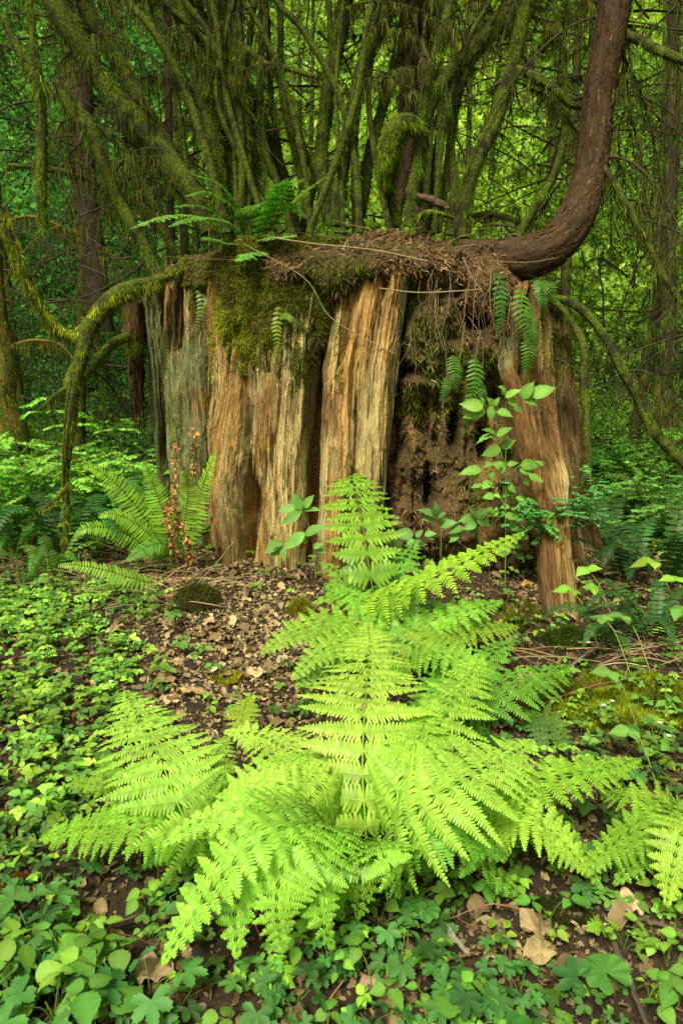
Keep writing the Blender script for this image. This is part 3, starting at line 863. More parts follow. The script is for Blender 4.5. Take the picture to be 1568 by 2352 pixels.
def beard(mb, c, n, L=(.06, .25), col=(.10, .11, .022), r_=rng):
    """hanging moss strands below a limb, in clusters"""
    k = max(1, int(n / 7))
    cum = np.linspace(0, 1, len(c))
    for _ in range(k):
        t0 = r_.random(); m = r_.integers(5, 15); Lc = r_.uniform(*L) * r_.uniform(.35, 1)
        t = np.clip(t0 + r_.normal(0, .03, m), 0, 1)
        p = np.stack([np.interp(t, cum, c[:, j]) for j in range(3)], -1) + r_.normal(0, .008, (m, 3))
        ln = Lc * r_.uniform(.4, 1.1, m)
        dr = np.array([0, 0, -1.0]) + r_.normal(0, .17, (m, 3))
        place(mb, T_tri, p, dr, r_.normal(0, 1, (m, 3)) * [1, 1, .1], ln, jit(col, m, .3, r_), np.clip(.007 / ln, .02, .2) * r_.uniform(.6, 1.6, m))


def limb_pts(a, d, L, droop, n=18, r_=rng, wig=.05):
    t = np.linspace(0, 1, n)[:, None]
    d = norm(np.array(d, float))
    p = np.array(a) + d * L * t + np.array([0, 0, -1.0]) * droop * L * t ** 2
    ph = r_.random(3) * 9
    w = np.stack([vn(t[:, 0] * 3, ph[k], s=77 + k) for k in range(3)], -1) * wig * L * t
    return p + w


def stem(label, pts, Y, moss=1.0, mat='mossbark', nbranch=4, seed=0, col=(.035, .034, .016), group=None, name='mossy_stem', cat='mossy stem', sides=14,
         beards=30, rough=.22, side=0, blen=(.35, 1.0), brad=.012, droop=(.3, 1.0), furL=(.018, .06), fcol=(.055, .10, .012), fbright=(.17, .28, .02), dens=4500, b_t=(.25, .98), reach_top=True, shade_crown=0):
    """pts: (u, v, width_px[, Y]) from the foot up"""
    r_ = np.random.default_rng(1000 + seed)
    q = []
    for k, t in enumerate(pts):
        yy = t[3] if len(t) > 3 else Y
        p = P(t[0], t[1], yy); _, _, dep = project(p)
        q.append([*p, t[2] / 2 * dep / FPX * (1 if name != 'mossy_tree' else .94)])
    if reach_top and pts[-1][1] < 0:
        q = np.array(q); dz = norm(q[-1, :3] - q[-2, :3]); dz = norm(dz * .6 + np.array([0, 0, .8]))
        q = np.vstack([q, [*(q[-1, :3] + dz * 1.1), q[-1, 3] * .8], [*(q[-1, :3] + dz * 2.3 + r_.normal(0, .1, 3)), q[-1, 3] * .5]])
    q = catmull(q, 60)
    c, rad = q[:, :3], q[:, 3] * .86
    t = np.linspace(0, 1, 60)
    c = c + np.stack([vn(t * 7, seed, s=5), vn(t * 7, seed, s=6), 0 * t], -1) * rad[:, None] * .35
    base = c[0]
    root = empty(name, base, label, cat, group)
    b = MB()
    tube(b, c, rad, sides, col, rough=rough, seed=seed)
    b.build('trunk', M[mat], root)
    if moss > 0:
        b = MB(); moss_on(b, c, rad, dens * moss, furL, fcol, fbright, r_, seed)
        if beards: beard(b, c, int(1.5 * beards * moss), (.05, .32), r_=r_)
        b.build('moss', M['moss'], root)
    if shade_crown:  # unseen foliage over the stems, added to shade upper stems and background
        b = MB()
        for _ in range(shade_crown):
            a_ = r_.uniform(0, 6.28); o_ = c[-1] + np.array([0, 0, r_.uniform(-1.6, .8)]); tw = limb_pts(o_, [math.cos(a_), math.sin(a_), .2], r_.uniform(.8, 2.2), .5, 10, r_)
            spray(b, tw, 260, .05, (.05, .13, .03), .2, r_)
        b.build('shade_crown', M['bg'], root)
    for k in range(nbranch):
        tt = r_.uniform(*b_t); i = int(tt * 59)
        an = r_.choice([-1, 1]) if side == 0 else side
        d = np.array([an * r_.uniform(.5, 1), r_.normal(0, .5), r_.uniform(-.1, .9)])
        L_ = r_.uniform(*blen)
        bc = limb_pts(c[i], d, L_, r_.uniform(*droop), r_=r_)
        br = np.linspace(brad * r_.uniform(.6, 1.2), .003, len(bc))
        b = MB(); tube(b, bc, br, 6, col, rough=.2, seed=seed + k)
        ns = []
        for m in range(r_.integers(2, 5)):      # side twigs
            j = r_.integers(3, len(bc) - 2)
            tw = limb_pts(bc[j], [r_.normal(0, .8), r_.normal(0, .5), r_.uniform(-.7, .5)], L_ * r_.uniform(.25, .6), r_.uniform(.2, .9), 10, r_)
            tube(b, tw, np.linspace(.0045, .002, 10), 4, col, cap=False); ns.append(tw)
        ob = b.build('branch', M['twig'], root)
        b = MB()
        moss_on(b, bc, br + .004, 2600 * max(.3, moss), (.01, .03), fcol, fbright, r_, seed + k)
        beard(b, bc, int(L_ * 110 * max(.4, moss)), (.06, .4), r_=r_)
        for tw in ns:
            beard(b, tw, int(40 * max(.4, moss)), (.05, .3), r_=r_)
        o2 = b.build('moss', M['moss'], root)
        o2.parent = ob
    return root, c, rad

def spray(mb, c, n, size, col, spread=.12, r_=rng, flat=.35, hang=.3, T=T_quad, jt=.3):
    t = r_.random(n) ** .8
    p = np.stack([np.interp(t, np.linspace(0, 1, len(c)), c[:, j]) for j in range(3)], -1)
    off = r_.normal(0, spread, (n, 3)) * [1, 1, flat] - np.array([0, 0, 1]) * np.abs(r_.normal(0, hang * spread, (n, 1)))
    p = p + off
    dr = off / spread + r_.normal(0, .6, (n, 3)) + np.array([0, 0, -.4])
    zd = np.array([0, 0, 1.0]) + r_.normal(0, .45, (n, 3))
    place(mb, T, p, dr, zd, r_.uniform(.6, 1.3, n) * size, jit(col, n, jt, r_), r_.uniform(.8, 1.5, n))



# ------------------------------------------------------------------ stems rising from the stump (and beside it)
# the big smooth curved trunk on the right
cv = [(1060, 590, 90, 5.4), (1150, 596, 104, 5.22), (1215, 590, 112, 5.15), (1272, 560, 104, 5.15), (1314, 502, 98, 5.2), (1342, 420, 86, 5.3), (1366, 300, 82, 5.35), (1386, 190, 80, 5.4), (1408, 80, 82, 5.4), (1425, -60, 86, 5.4)]
ct_root, ct_c, ct_r = stem('thick bare brown trunk curving like a J out of the right edge of the stump', cv, 5.3, moss=.8, mat='bark', nbranch=0, seed=1, col=(.06, .034, .018), sides=72, beards=0, rough=.16,
                           name='curved_tree', cat='tree', fcol=(.05, .055, .012), fbright=(.09, .1, .015), furL=(.01, .02))
b = MB(); n = 5200; sg = rng.random(n) * 59; i_ = sg.astype(int).clip(0, 58); Tc, Nc, Bc = frames(ct_c); a_ = rng.random(n) * 6.283
rd = norm(Nc[i_] * np.cos(a_)[:, None] + Bc[i_] * np.sin(a_)[:, None]); cp_ = ct_c[i_] + (ct_c[i_ + 1] - ct_c[i_]) * (sg - i_)[:, None]
place(b, T_blade, cp_ + rd * (ct_r[i_] * 1.0)[:, None], Tc[i_] + rng.normal(0, .12, (n, 3)) + rd * rng.uniform(-.05, .16, (n, 1)), rd, rng.uniform(.02, .075, n), np.clip(np.array([.085, .046, .023]) * np.exp(rng.normal(0, .5, (n, 1))), .01, .5), rng.uniform(.12, .3, n))
b.build('bark_flakes', M['dead'], ct_root).name = 'flaky_bark'
S = [
 # label, pts foot->top, Y, kwargs
 ('leaning mossy stem with a big moss clump at its bend, above the stump fern', [(478, 535, 46), (440, 452, 56), (372, 368, 74), (305, 285, 96), (250, 215, 60), (190, 110, 58), (120, -20, 60)], 5.85, dict(seed=2, moss=1.2, nbranch=4)),
 ('leaning mossy stem just above the one with the moss clump', [(470, 500, 30), (432, 430, 42), (388, 350, 44), (335, 262, 46), (292, 172, 48), (245, 80, 48), (190, -20, 48)], 6.2, dict(seed=3, nbranch=4)),
 ('dark leaning stem broken off short at its mossy upper end', [(362, 640, 36), (338, 590, 36), (290, 490, 38), (248, 400, 36), (205, 300, 40), (165, 240, 44), (128, 188, 34)], 5.6, dict(seed=4, moss=.6, nbranch=3, reach_top=False)),
 ('slim stem crossing behind the moss clump', [(405, 600, 16), (370, 520, 22), (340, 440, 20), (300, 360, 24), (240, 300, 22), (195, 260, 14)], 5.95, dict(seed=5, moss=.9, nbranch=2, reach_top=False)),
 ('thin arching stem left of the dark trunk cluster', [(435, 500, 14), (430, 380, 16), (412, 250, 16), (385, 120, 14), (340, -20, 12)], 6.0, dict(seed=6, moss=.7, nbranch=3, brad=.008)),
 ('dark mossy trunk, left one of the cluster above the stump fern', [(530, 560, 40), (500, 430, 46), (482, 300, 50), (455, 160, 56), (405, -20, 56)], 5.95, dict(seed=7, moss=.9, nbranch=3)),
 ('dark mossy trunk, middle one of the cluster above the stump fern', [(540, 570, 40), (528, 440, 54), (518, 300, 58), (508, 150, 58), (490, -20, 64)], 6.1, dict(seed=8, moss=.7, nbranch=3)),
 ('straight mossy trunk, right one of the cluster above the stump fern', [(575, 560, 30), (560, 400, 34), (552, 200, 38), (543, -20, 38)], 5.8, dict(seed=9, moss=1.1, nbranch=3)),
 ('thin hanging stem right of the cluster above the stump fern', [(610, 450, 12), (602, 300, 14), (600, 150, 20), (604, -20, 18)], 5.9, dict(seed=10, moss=1.0, nbranch=1)),
 ('mossy stem forking off toward the upper right from the stump middle', [(690, 540, 20), (640, 400, 20), (600, 280, 18), (520, 150, 18), (450, -20, 20)], 6.5, dict(seed=11, moss=.7, nbranch=3)),
 ('upright mossy stem, left of the pair at the middle of the stump', [(758, 515, 40), (742, 400, 38), (748, 280, 38), (765, 150, 42), (800, -20, 46)], 5.85, dict(seed=12, moss=1.0, nbranch=3)),
 ('tall mossy stem leaning right, right of the pair at the middle of the stump', [(775, 520, 36), (782, 400, 36), (800, 280, 36), (835, 140, 40), (905, -30, 44)], 5.7, dict(seed=13, moss=1.0, nbranch=3)),
 ('mossy stem with brown bark showing behind the moss hump', [(905, 520, 44), (925, 400, 42), (945, 250, 44), (952, 100, 46), (960, -20, 48)], 6.25, dict(seed=14, moss=.35, nbranch=2, mat='bark', col=(.12, .07, .04))),
 ('bright green stem bowed into a fat moss hump', [(905, 510, 24, 5.7), (885, 450, 34, 5.65), (888, 380, 56, 5.45), (905, 315, 66, 5.4), (935, 288, 60, 5.4), (962, 300, 34, 5.55), (975, 340, 20, 5.6)], 5.55, dict(seed=15, moss=2.6, nbranch=0, reach_top=False, fcol=(.14, .2, .014), fbright=(.36, .46, .03), sides=20, dens=12000)),
 ('slender mossy stem in front of the moss hump', [(938, 520, 28), (948, 420, 30), (962, 310, 30), (980, 200, 28), (1010, 90, 30), (1035, -20, 30)], 5.45, dict(seed=16, moss=1.2, nbranch=3)),
 ('mossy arm sweeping up to the right above the moss hump', [(960, 470, 20), (972, 330, 26), (1000, 220, 34), (1050, 150, 50), (1110, 90, 54), (1180, 10, 46), (1220, -40, 40)], 5.75, dict(seed=17, moss=1.3, nbranch=4)),
 ('dark thick stem rising right of the stump middle', [(1058, 545, 44), (1066, 450, 48), (1090, 370, 44), (1125, 300, 42), (1160, 200, 40), (1188, 100, 38), (1210, -20, 40)], 5.5, dict(seed=18, moss=1.1, nbranch=6, col=(.03, .024, .014), furL=(.015, .05))),
 ('short dark stem leaning against the thick stem', [(1030, 540, 30), (1040, 440, 30), (1030, 330, 26), (1050, 220, 22), (1090, 100, 20), (1120, -20, 18)], 5.75, dict(seed=19, moss=.7, nbranch=3)),
 ('thin mossy stem rising from the root of the curved trunk', [(1190, 545, 22), (1225, 480, 24), (1262, 420, 22), (1290, 340, 20), (1300, 230, 18), (1290, 120, 16), (1270, -20, 14)], 5.5, dict(seed=20, moss=.7, nbranch=4)),
 ('pale thin stem slanting behind the middle pair', [(730, 420, 14), (690, 320, 20), (655, 230, 20), (630, 150, 14)], 6.6, dict(seed=21, moss=.3, nbranch=1, reach_top=False)),
 ('leaning mossy stem just right of the middle pair', [(815, 515, 34), (835, 440, 32), (850, 350, 30), (880, 240, 28), (910, 120, 26), (930, -20, 24)], 5.95, dict(seed=22, moss=1.3, nbranch=3)),
 ('slim dark stem behind the slender mossy stem', [(990, 540, 24), (1000, 400, 26), (1010, 250, 24), (1000, 120, 24), (1005, -20, 26)], 6.2, dict(seed=23, moss=.6, nbranch=3)),
 ('crooked limb near the left edge hung with moss to its end', [(97, 535, 22), (94, 440, 30), (97, 330, 30), (92, 200, 26), (80, 120, 22), (70, -20, 16)], 5.0, dict(seed=24, moss=1.3, nbranch=1)),
 ('mossy snag joining the crooked limb on the left', [(95, 200, 24), (70, 165, 22), (40, 110, 18), (15, 60, 14), (-20, 0, 12)], 5.05, dict(seed=25, moss=1.1, nbranch=1)),
]
for lab, pts, Y, kw in S:
    kw['nbranch'] = kw.get('nbranch', 4) + (3 if kw.get('nbranch', 4) > 1 else 0)
    stem(lab, pts, Y, **{**dict(brad=.008, shade_crown=4 if pts[-1][1] < 0 and kw['seed'] % 2 == 0 else 0, group='stems growing out of the stump top', name='mossy_tree', cat='tree', dens=8000), **kw})

rs = np.random.default_rng(4242)
for k in range(24):
    u0 = rs.uniform(500, 1110); Y = rs.uniform(5.3, 6.5); sprd = (u0 - 800) * rs.uniform(.2, 1.3) + rs.normal(0, 90)
    ww = rs.uniform(12, 26); cvx = rs.normal(0, 40)
    pts = [(u0, 535, ww), (u0 + sprd * .2 + cvx * .6, 390, ww * 1.0), (u0 + sprd * .5 + cvx, 220, ww * .9), (u0 + sprd * .8 + cvx * .5, 70, ww * .85), (u0 + sprd * 1.1, -40, ww * .8)]
    stem('slender mossy stem among the many fanning up from the stump top', pts, Y, group='slender stems fanning from the stump top', name='mossy_tree', cat='tree', seed=200 + k, moss=rs.uniform(.5, 1.2), nbranch=2, dens=6000, brad=.007, sides=10, furL=(.01, .032), beards=12)

LB = [
 ('bright mossy limb reaching left from the stump in a shallow dip', [(430, 590, 16, 5.6), (395, 628, 26, 5.5), (350, 650, 34, 5.4), (290, 668, 42, 5.3), (240, 705, 44, 5.2), (205, 750, 38, 5.15), (165, 770, 26, 5.1), (120, 738, 22, 5.05), (75, 660, 24, 5.0), (40, 590, 26, 4.95), (0, 480, 24, 4.9)], dict(seed=31, moss=3.0, fcol=(.12, .15, .014), fbright=(.5, .54, .04), beards=160, nbranch=0, furL=(.015, .05))),
 ('mossy limb hanging straight down below the left limb', [(215, 735, 36, 5.15), (190, 790, 40, 5.1), (172, 870, 36, 5.05), (166, 960, 28, 5.0), (155, 1060, 20, 4.95), (152, 1160, 16, 4.9), (150, 1260, 10, 4.85)], dict(seed=32, moss=1.5, fcol=(.1, .12, .014), fbright=(.24, .27, .03), beards=60, nbranch=0)),
 ('short mossy side limb under the left limb', [(300, 770, 24, 5.5), (250, 800, 24, 5.4), (215, 845, 18, 5.3), (150, 890, 12, 5.2), (90, 940, 10, 5.1)], dict(seed=33, moss=1.3, beards=40, nbranch=0)),
 ('thin mossy twig at the foot of the hanging limb', [(160, 1110, 10, 4.9), (140, 1135, 11, 4.88), (105, 1165, 8, 4.85), (85, 1180, 4, 4.8)], dict(seed=34, moss=1.2, beards=4, nbranch=0, fcol=(.14, .17, .02), fbright=(.33, .36, .03))),
 ('dark bare twig running beside the hanging limb', [(165, 870, 6, 4.95), (150, 960, 6, 4.93), (146, 1050, 6, 4.9), (145, 1150, 4, 4.9)], dict(seed=35, moss=.1, beards=0, nbranch=0)),
 ('dark mossy bough arching down to the far right edge', [(1262, 682, 18, 5.2), (1310, 695, 22, 5.1), (1360, 735, 22, 5.0), (1410, 810, 24, 4.95), (1455, 900, 28, 4.9), (1500, 985, 30, 4.85), (1545, 1040, 26, 4.8), (1600, 1100, 20, 4.75)], dict(seed=36, moss=.8, beards=80, nbranch=2, side=1, furL=(.01, .035))),
 ('dark mossy bough dropping beside the right buttress', [(1268, 690, 16, 5.1), (1310, 735, 18, 5.05), (1338, 800, 22, 5.0), (1342, 900, 22, 4.95), (1348, 1000, 24, 4.9), (1345, 1080, 22, 4.9), (1330, 1130, 10, 4.9)], dict(seed=37, moss=.8, beards=40, nbranch=1, furL=(.01, .035))),
 ('dark bough leaving the top right corner', [(1425, 75, 22, 5.4), (1480, 100, 24, 5.3), (1530, 122, 24, 5.2), (1600, 150, 20, 5.1)], dict(seed=38, moss=.7, beards=60, nbranch=1)),
 ('drooping bough right of the curved trunk', [(1375, 370, 12, 5.3), (1410, 420, 18, 5.2), (1445, 490, 18, 5.15), (1490, 570, 16, 5.1), (1530, 650, 14, 5.05), (1590, 730, 10, 5.0)], dict(seed=39, moss=.7, beards=70, nbranch=3, side=1)),
 ('dark bough bridging from the thick stem to the curved trunk', [(1170, 150, 20, 5.5), (1220, 172, 22, 5.45), (1270, 205, 22, 5.4), (1310, 240, 20, 5.4), (1365, 245, 14, 5.4)], dict(seed=40, moss=.6, beards=60, nbranch=2)),
 ('thin mossy bough between the cluster and the middle pair', [(565, 110, 16, 5.7), (610, 145, 14, 5.6), (670, 160, 16, 5.55), (730, 178, 10, 5.5)], dict(seed=41, moss=1.3, beards=30, nbranch=1, fbright=(.26, .3, .03))),
 ('mossy bough crossing low behind the leaning stems', [(230, 425, 12, 6.3), (160, 398, 16, 6.2), (90, 385, 14, 6.1), (20, 380, 12, 6.0)], dict(seed=42, moss=1.1, beards=40, nbranch=2)),
 ('bare broken branch lying on the stump top', [(958, 448, 14, 5.45), (985, 458, 20, 5.4), (1012, 470, 18, 5.38), (1030, 480, 10, 5.35)], dict(seed=43, moss=.05, beards=0, nbranch=0, col=(.09, .06, .04), mat='bark')),
 ('short mossy root loop beside the broken branch', [(960, 500, 14, 5.3), (985, 488, 16, 5.25), (1010, 492, 14, 5.25), (1040, 500, 8, 5.3)], dict(seed=44, moss=1.2, beards=6, nbranch=0)),
 ('horizontal mossy bar right of the stump behind the curved trunk', [(1085, 495, 14, 6.4), (1130, 492, 16, 6.4), (1190, 508, 12, 6.3), (1240, 520, 6, 6.2)], dict(seed=45, moss=1.3, beards=120, nbranch=0, fbright=(.2, .24, .03))),
]
for lab, pts, kw in LB:
    stem(lab, pts, 5, name='mossy_branch', cat='branch', group=None, reach_top=False, **kw)

# drooping side branches of the curved tree, with moss curtains
for k in range(15):
    i = int(rng.uniform(16, 52)); sgn = 1 if k % 3 else -1
    bc = limb_pts(ct_c[i], [sgn * rng.uniform(.5, 1), rng.normal(.1, .5), rng.uniform(-.3, .5)], rng.uniform(.5, 1.3), rng.uniform(.7, 1.6))
    br = np.linspace(.011, .003, len(bc)); b = MB(); tube(b, bc, br, 6, (.06, .045, .03), rough=.2)
    tws = []
    for m in range(5):
        j = rng.integers(3, 17)
        tw = limb_pts(bc[j], [rng.normal(sgn * .4, .6), rng.normal(0, .5), rng.uniform(-1, .2)], rng.uniform(.15, .5), rng.uniform(.5, 1.2), 10)
        tube(b, tw, np.linspace(.004, .0015, 10), 4, (.06, .045, .03), cap=False); tws.append(tw)
    ob = b.build('branch', M['twig'], ct_root)
    b = MB(); moss_on(b, bc, br + .003, 1800, (.01, .03), (.06, .07, .014), (.12, .14, .02)); beard(b, bc, 60, (.06, .3), (.10, .12, .028))
    for tw in tws: beard(b, tw, 24, (.05, .22), (.10, .12, .028))
    o2 = b.build('moss', M['moss'], ct_root); o2.parent = ob

# ------------------------------------------------------------------ forest behind
def conifer(seed, H=10, col=(.05, .11, .025), nl=34, lsz=.045, dens=150, lowest=.6, bare=.3, R=(.7, 1.7), trunkr=.085):
    r_ = np.random.default_rng(seed)
    root = empty('conifer_tree', (0, 0, 0))
    n = 30; z = np.linspace(-.4, H, n)
    c = np.stack([.25 * vn(z * .25, seed, s=seed), .25 * vn(z * .25, seed + 4, s=seed), z], -1)
    b = MB(); tube(b, c, np.linspace(trunkr, trunkr * .25, n), 10, (.05, .042, .022), rough=.15, seed=seed); b.build('trunk', M['mossbark'], root)
    b = MB(); f = MB(); mo = MB()
    for k in range(nl):
        h = lowest + (H - lowest) * (k + r_.random()) / nl
        i = min(n - 1, int((h + .4) / (H + .4) * n))
        a = r_.uniform(0, 2 * math.pi); L_ = r_.uniform(*R) * (1 - .45 * h / H)
        lc = limb_pts(c[i], [math.cos(a), math.sin(a), r_.uniform(-.1, .4)], L_, r_.uniform(.3, .9), r_=r_, wig=.08)
        tube(b, lc, np.linspace(.016, .004, len(lc)), 5, (.06, .045, .03), cap=False)
        for m in range(4):
            j = r_.integers(4, 17)
            tw = limb_pts(lc[j], [math.cos(a + r_.normal(0, .9)), math.sin(a + r_.normal(0, .9)), r_.uniform(-.5, .2)], L_ * .4, r_.uniform(.3, .9), 8, r_)
            tube(b, tw, .004, 3, (.06, .045, .03), cap=False)
            if r_.random() > bare: spray(f, tw, int(dens * .3), lsz, col, .09, r_)
        if r_.random() > bare: spray(f, lc, int(dens * L_), lsz, col, .11, r_)
        beard(mo, lc, int(60 * L_), (.1, .5), (.09, .15, .03), r_)
    b.build('limbs', M['twig'], root); f.build('foliage', M['bg'], root); mo.build('hanging_moss', M['moss'], root)
    return root


protos = [conifer(11, col=(.05, .17, .04), nl=46, bare=.15), conifer(12, col=(.10, .25, .04), bare=.3, nl=44), conifer(13, col=(.18, .36, .03), lsz=.055, bare=.35, trunkr=.09),
          conifer(14, col=(.05, .14, .04), bare=.6, nl=44), conifer(15, col=(.26, .46, .03), lsz=.06, dens=110, bare=.3, trunkr=.07)]
plab = ['dark green bushy conifer in the forest behind the stump', 'mid green conifer with drooping limbs in the forest behind the stump', 'light green slender tree in the forest behind the stump',
        'mostly bare mossy conifer in the forest behind the stump', 'yellow green sapling tree in the forest behind the stump']
pgrp = ['dark bushy conifers behind', 'drooping conifers behind', 'light green slender trees behind', 'mostly bare conifers behind', 'yellow green saplings behind']
spots = [(-3.2, 8.6, 3), (-4.6, 9.6, 0), (-2.2, 9.8, 3), (-5.6, 11.2, 3), (-3.4, 12, 0), (1.9, 11.4, 4), (3.1, 9.4, 2), (4.4, 10.2, 1), (2.4, 12.2, 4), (5.6, 11.6, 2),
         (-7, 13, 0), (-4.8, 14, 1), (-2.4, 13.4, 2), (-.6, 15, 4), (3.8, 13.6, 4), (6.2, 13.8, 4), (7.8, 12.8, 2), (-8.6, 15, 1), (-6, 16, 0), (-3.4, 16.4, 1), (-1, 16.6, 4), (1.6, 16, 2),
         (4.6, 16.4, 4), (7.2, 16.6, 2), (9.6, 15.4, 1), (4.0, 7.6, 3), (-6.2, 8.2, 0), (6.2, 8.8, 1), (-5.2, 6.6, 1), (5.6, 6.4, 3), (-7.5, 10.2, 3), (8.2, 10.4, 3)]
used = set()
for i, (x, y, k) in enumerate(spots):
    loc = (x, y, float(ground(x, y)) - .05); rz = rng.uniform(0, 6.28); sc = rng.uniform(.85, 1.2)
    if k not in used:
        o = protos[k]; o.location = loc; o.rotation_euler = (0, 0, rz); used.add(k)
    else:
        o = dup(protos[k], loc, rz, sc)
    o['label'] = plab[k]; o['category'] = 'tree'; o['group'] = pgrp[k]

# distinct background trunks
BT = [('dark upright trunk low behind the left stems', [(225, 760, 70), (215, 600, 62), (200, 450, 56), (190, 250, 50), (185, -20, 46)], 8.0, .4, (.05, .035, .022)),
      ('orange mossy trunk at the left edge of the picture', [(20, 1010, 90), (12, 900, 74), (2, 780, 60), (-10, 680, 52), (-30, 300, 50)], 7.0, 1.3, (.2, .13, .03)),
      ('brown trunk far right behind the hanging boughs', [(1530, 980, 54), (1540, 800, 46), (1535, 600, 40), (1540, 300, 36), (1545, -20, 34)], 9.0, .7, (.06, .045, .022)),
      ('brown trunk seen between the stems above the moss hump', [(975, 560, 40), (970, 300, 38), (965, 0, 36), (962, -60, 34)], 8.5, .3, (.12, .07, .04)),
      ('slim dark trunk beyond the arching stem', [(395, 640, 24), (390, 400, 22), (385, 150, 20), (380, -20, 18)], 9.0, .4, (.05, .035, .025))]
for i, (lab, pts, Y, mo, c_) in enumerate(BT):
    stem(lab, pts, Y, moss=mo, mat='mossbark' if mo > 1 else 'bark', nbranch=5, seed=60 + i, col=c_, name='forest_tree', cat='tree', dens=1200, blen=(.6, 1.8), brad=.02,
         fcol=(.12, .12, .015) if mo > 1 else (.06, .07, .014), fbright=(.34, .34, .03) if mo > 1 else (.13, .15, .02))

# tangle of bare twiggy branches left and right behind the stump
def bare_bush(name, label, base, n, L, spread, seed, col=(.07, .05, .035), group=None, hang=12, bc=(.08, .09, .02)):
    r_ = np.random.default_rng(seed)
    root = empty(name, base, label, 'dead branches', group)
    b = MB(); mo = MB()
    for k in range(n):
        a = np.array(base) + r_.normal(0, 1, 3) * spread
        c = limb_pts(a, [r_.normal(0, 1), r_.normal(0, .4), r_.normal(.1, .6)], r_.uniform(*L), r_.uniform(-.3, .9), 14, r_, .12)
        tube(b, c, np.linspace(r_.uniform(.006, .014), .0025, 14), 5, jit(col, 1, .3, r_)[0], cap=False)
        for m in range(3):
            tw = limb_pts(c[r_.integers(3, 12)], r_.normal(0, 1, 3) * [1, .6, .8], r_.uniform(.15, .6), .4, 8, r_, .1)
            tube(b, tw, np.linspace(.004, .0018, 8), 3, col, cap=False)
            beard(mo, tw, hang // 2, (.03, .15), bc, r_)
        beard(mo, c, hang, (.04, .25), bc, r_)
    b.build('twigs', M['twig'], root); mo.build('hanging_moss', M['moss'], root)


bare_bush('branch_tangle', 'tangle of dark bare branches left of the stump top', P(150, 560, 7.0), 46, (.6, 1.8), (.9, .5, .6), 501)
bare_bush('branch_tangle', 'tangle of mossy dead branches above the left leaning stems', P(230, 200, 7.2), 30, (.5, 1.6), (1.0, .5, .8), 502)
bare_bush('branch_tangle', 'curtain of thin drooping branches right of the curved trunk', P(1480, 420, 6.2), 60, (.5, 1.5), (.5, .5, 1.1), 503, hang=50, bc=(.11, .20, .025))
bare_bush('branch_tangle', 'curtain of thin branches between the thick stem and the curved trunk', P(1230, 300, 6.6), 44, (.5, 1.3), (.45, .4, .8), 504, hang=36, bc=(.12, .21, .025))
bare_bush('branch_tangle', 'fine mossy twig tangle behind the top of the middle stems', P(900, 80, 6.8), 60, (.4, 1.3), (1.3, .4, .5), 506, col=(.06, .06, .02), hang=14, bc=(.10, .17, .03))
bare_bush('branch_tangle', 'thin crossing branches behind the middle stems', P(820, 250, 7.2), 46, (.5, 1.6), (1.2, .4, .9), 505, hang=8)

# far wooded hillside: leaf clumps one reads as one mass
r_ = np.random.default_rng(900)
def hill(n, yr, xr, hr, size, seed, cols):
    b = MB()
    y = r_.uniform(*yr, n); x = r_.uniform(*xr, n) * (y / yr[1]) ** .5
    h = r_.uniform(0, 1, n) ** 1.2 * hr
    g = ground(x, y)
    cl = fbm(x * .55, y * .55 + g * .4, (g + h) * .7, s=seed, o=4)
    kp = cl > -.12
    x, y, h, g, cl = x[kp], y[kp], h[kp], g[kp], cl[kp]
    p = np.stack([x, y, g + h], -1); m_ = len(p)
    rt = sstep(-.35, .35, fbm(x * .3, y * .3, p[:, 2] * .3, s=seed + 3, o=3) + x * .03)[:, None]
    col = np.array(cols[0]) * (1 - rt) + np.array(cols[1]) * rt
    col = np.clip(col * np.exp(r_.normal(0, .35, (m_, 1))), 0, .9)
    place(b, T_quad, p, r_.normal(0, 1, (m_, 3)), r_.normal(0, .6, (m_, 3)) + [0, -.5, .8], r_.uniform(.6, 1.4, m_) * size, col, r_.uniform(.9, 1.6, m_))
    return b
tag(hill(230000, (15.5, 34), (-22, 22), 3.2, .17, 910, ((.10, .30, .07), (.40, .60, .10))).build('distant_woodland', M['bg']), 'sunlit yellow green leaf mass of the far wooded slope', 'woodland', kind='stuff')

tag(hill(60000, (10.5, 16.5), (-14, 14), .8, .09, 930, ((.09, .26, .05), (.2, .42, .05))).build('brushwood', M['bg']), 'low leafy brush covering the ground between the forest trees', 'brush', kind='stuff')

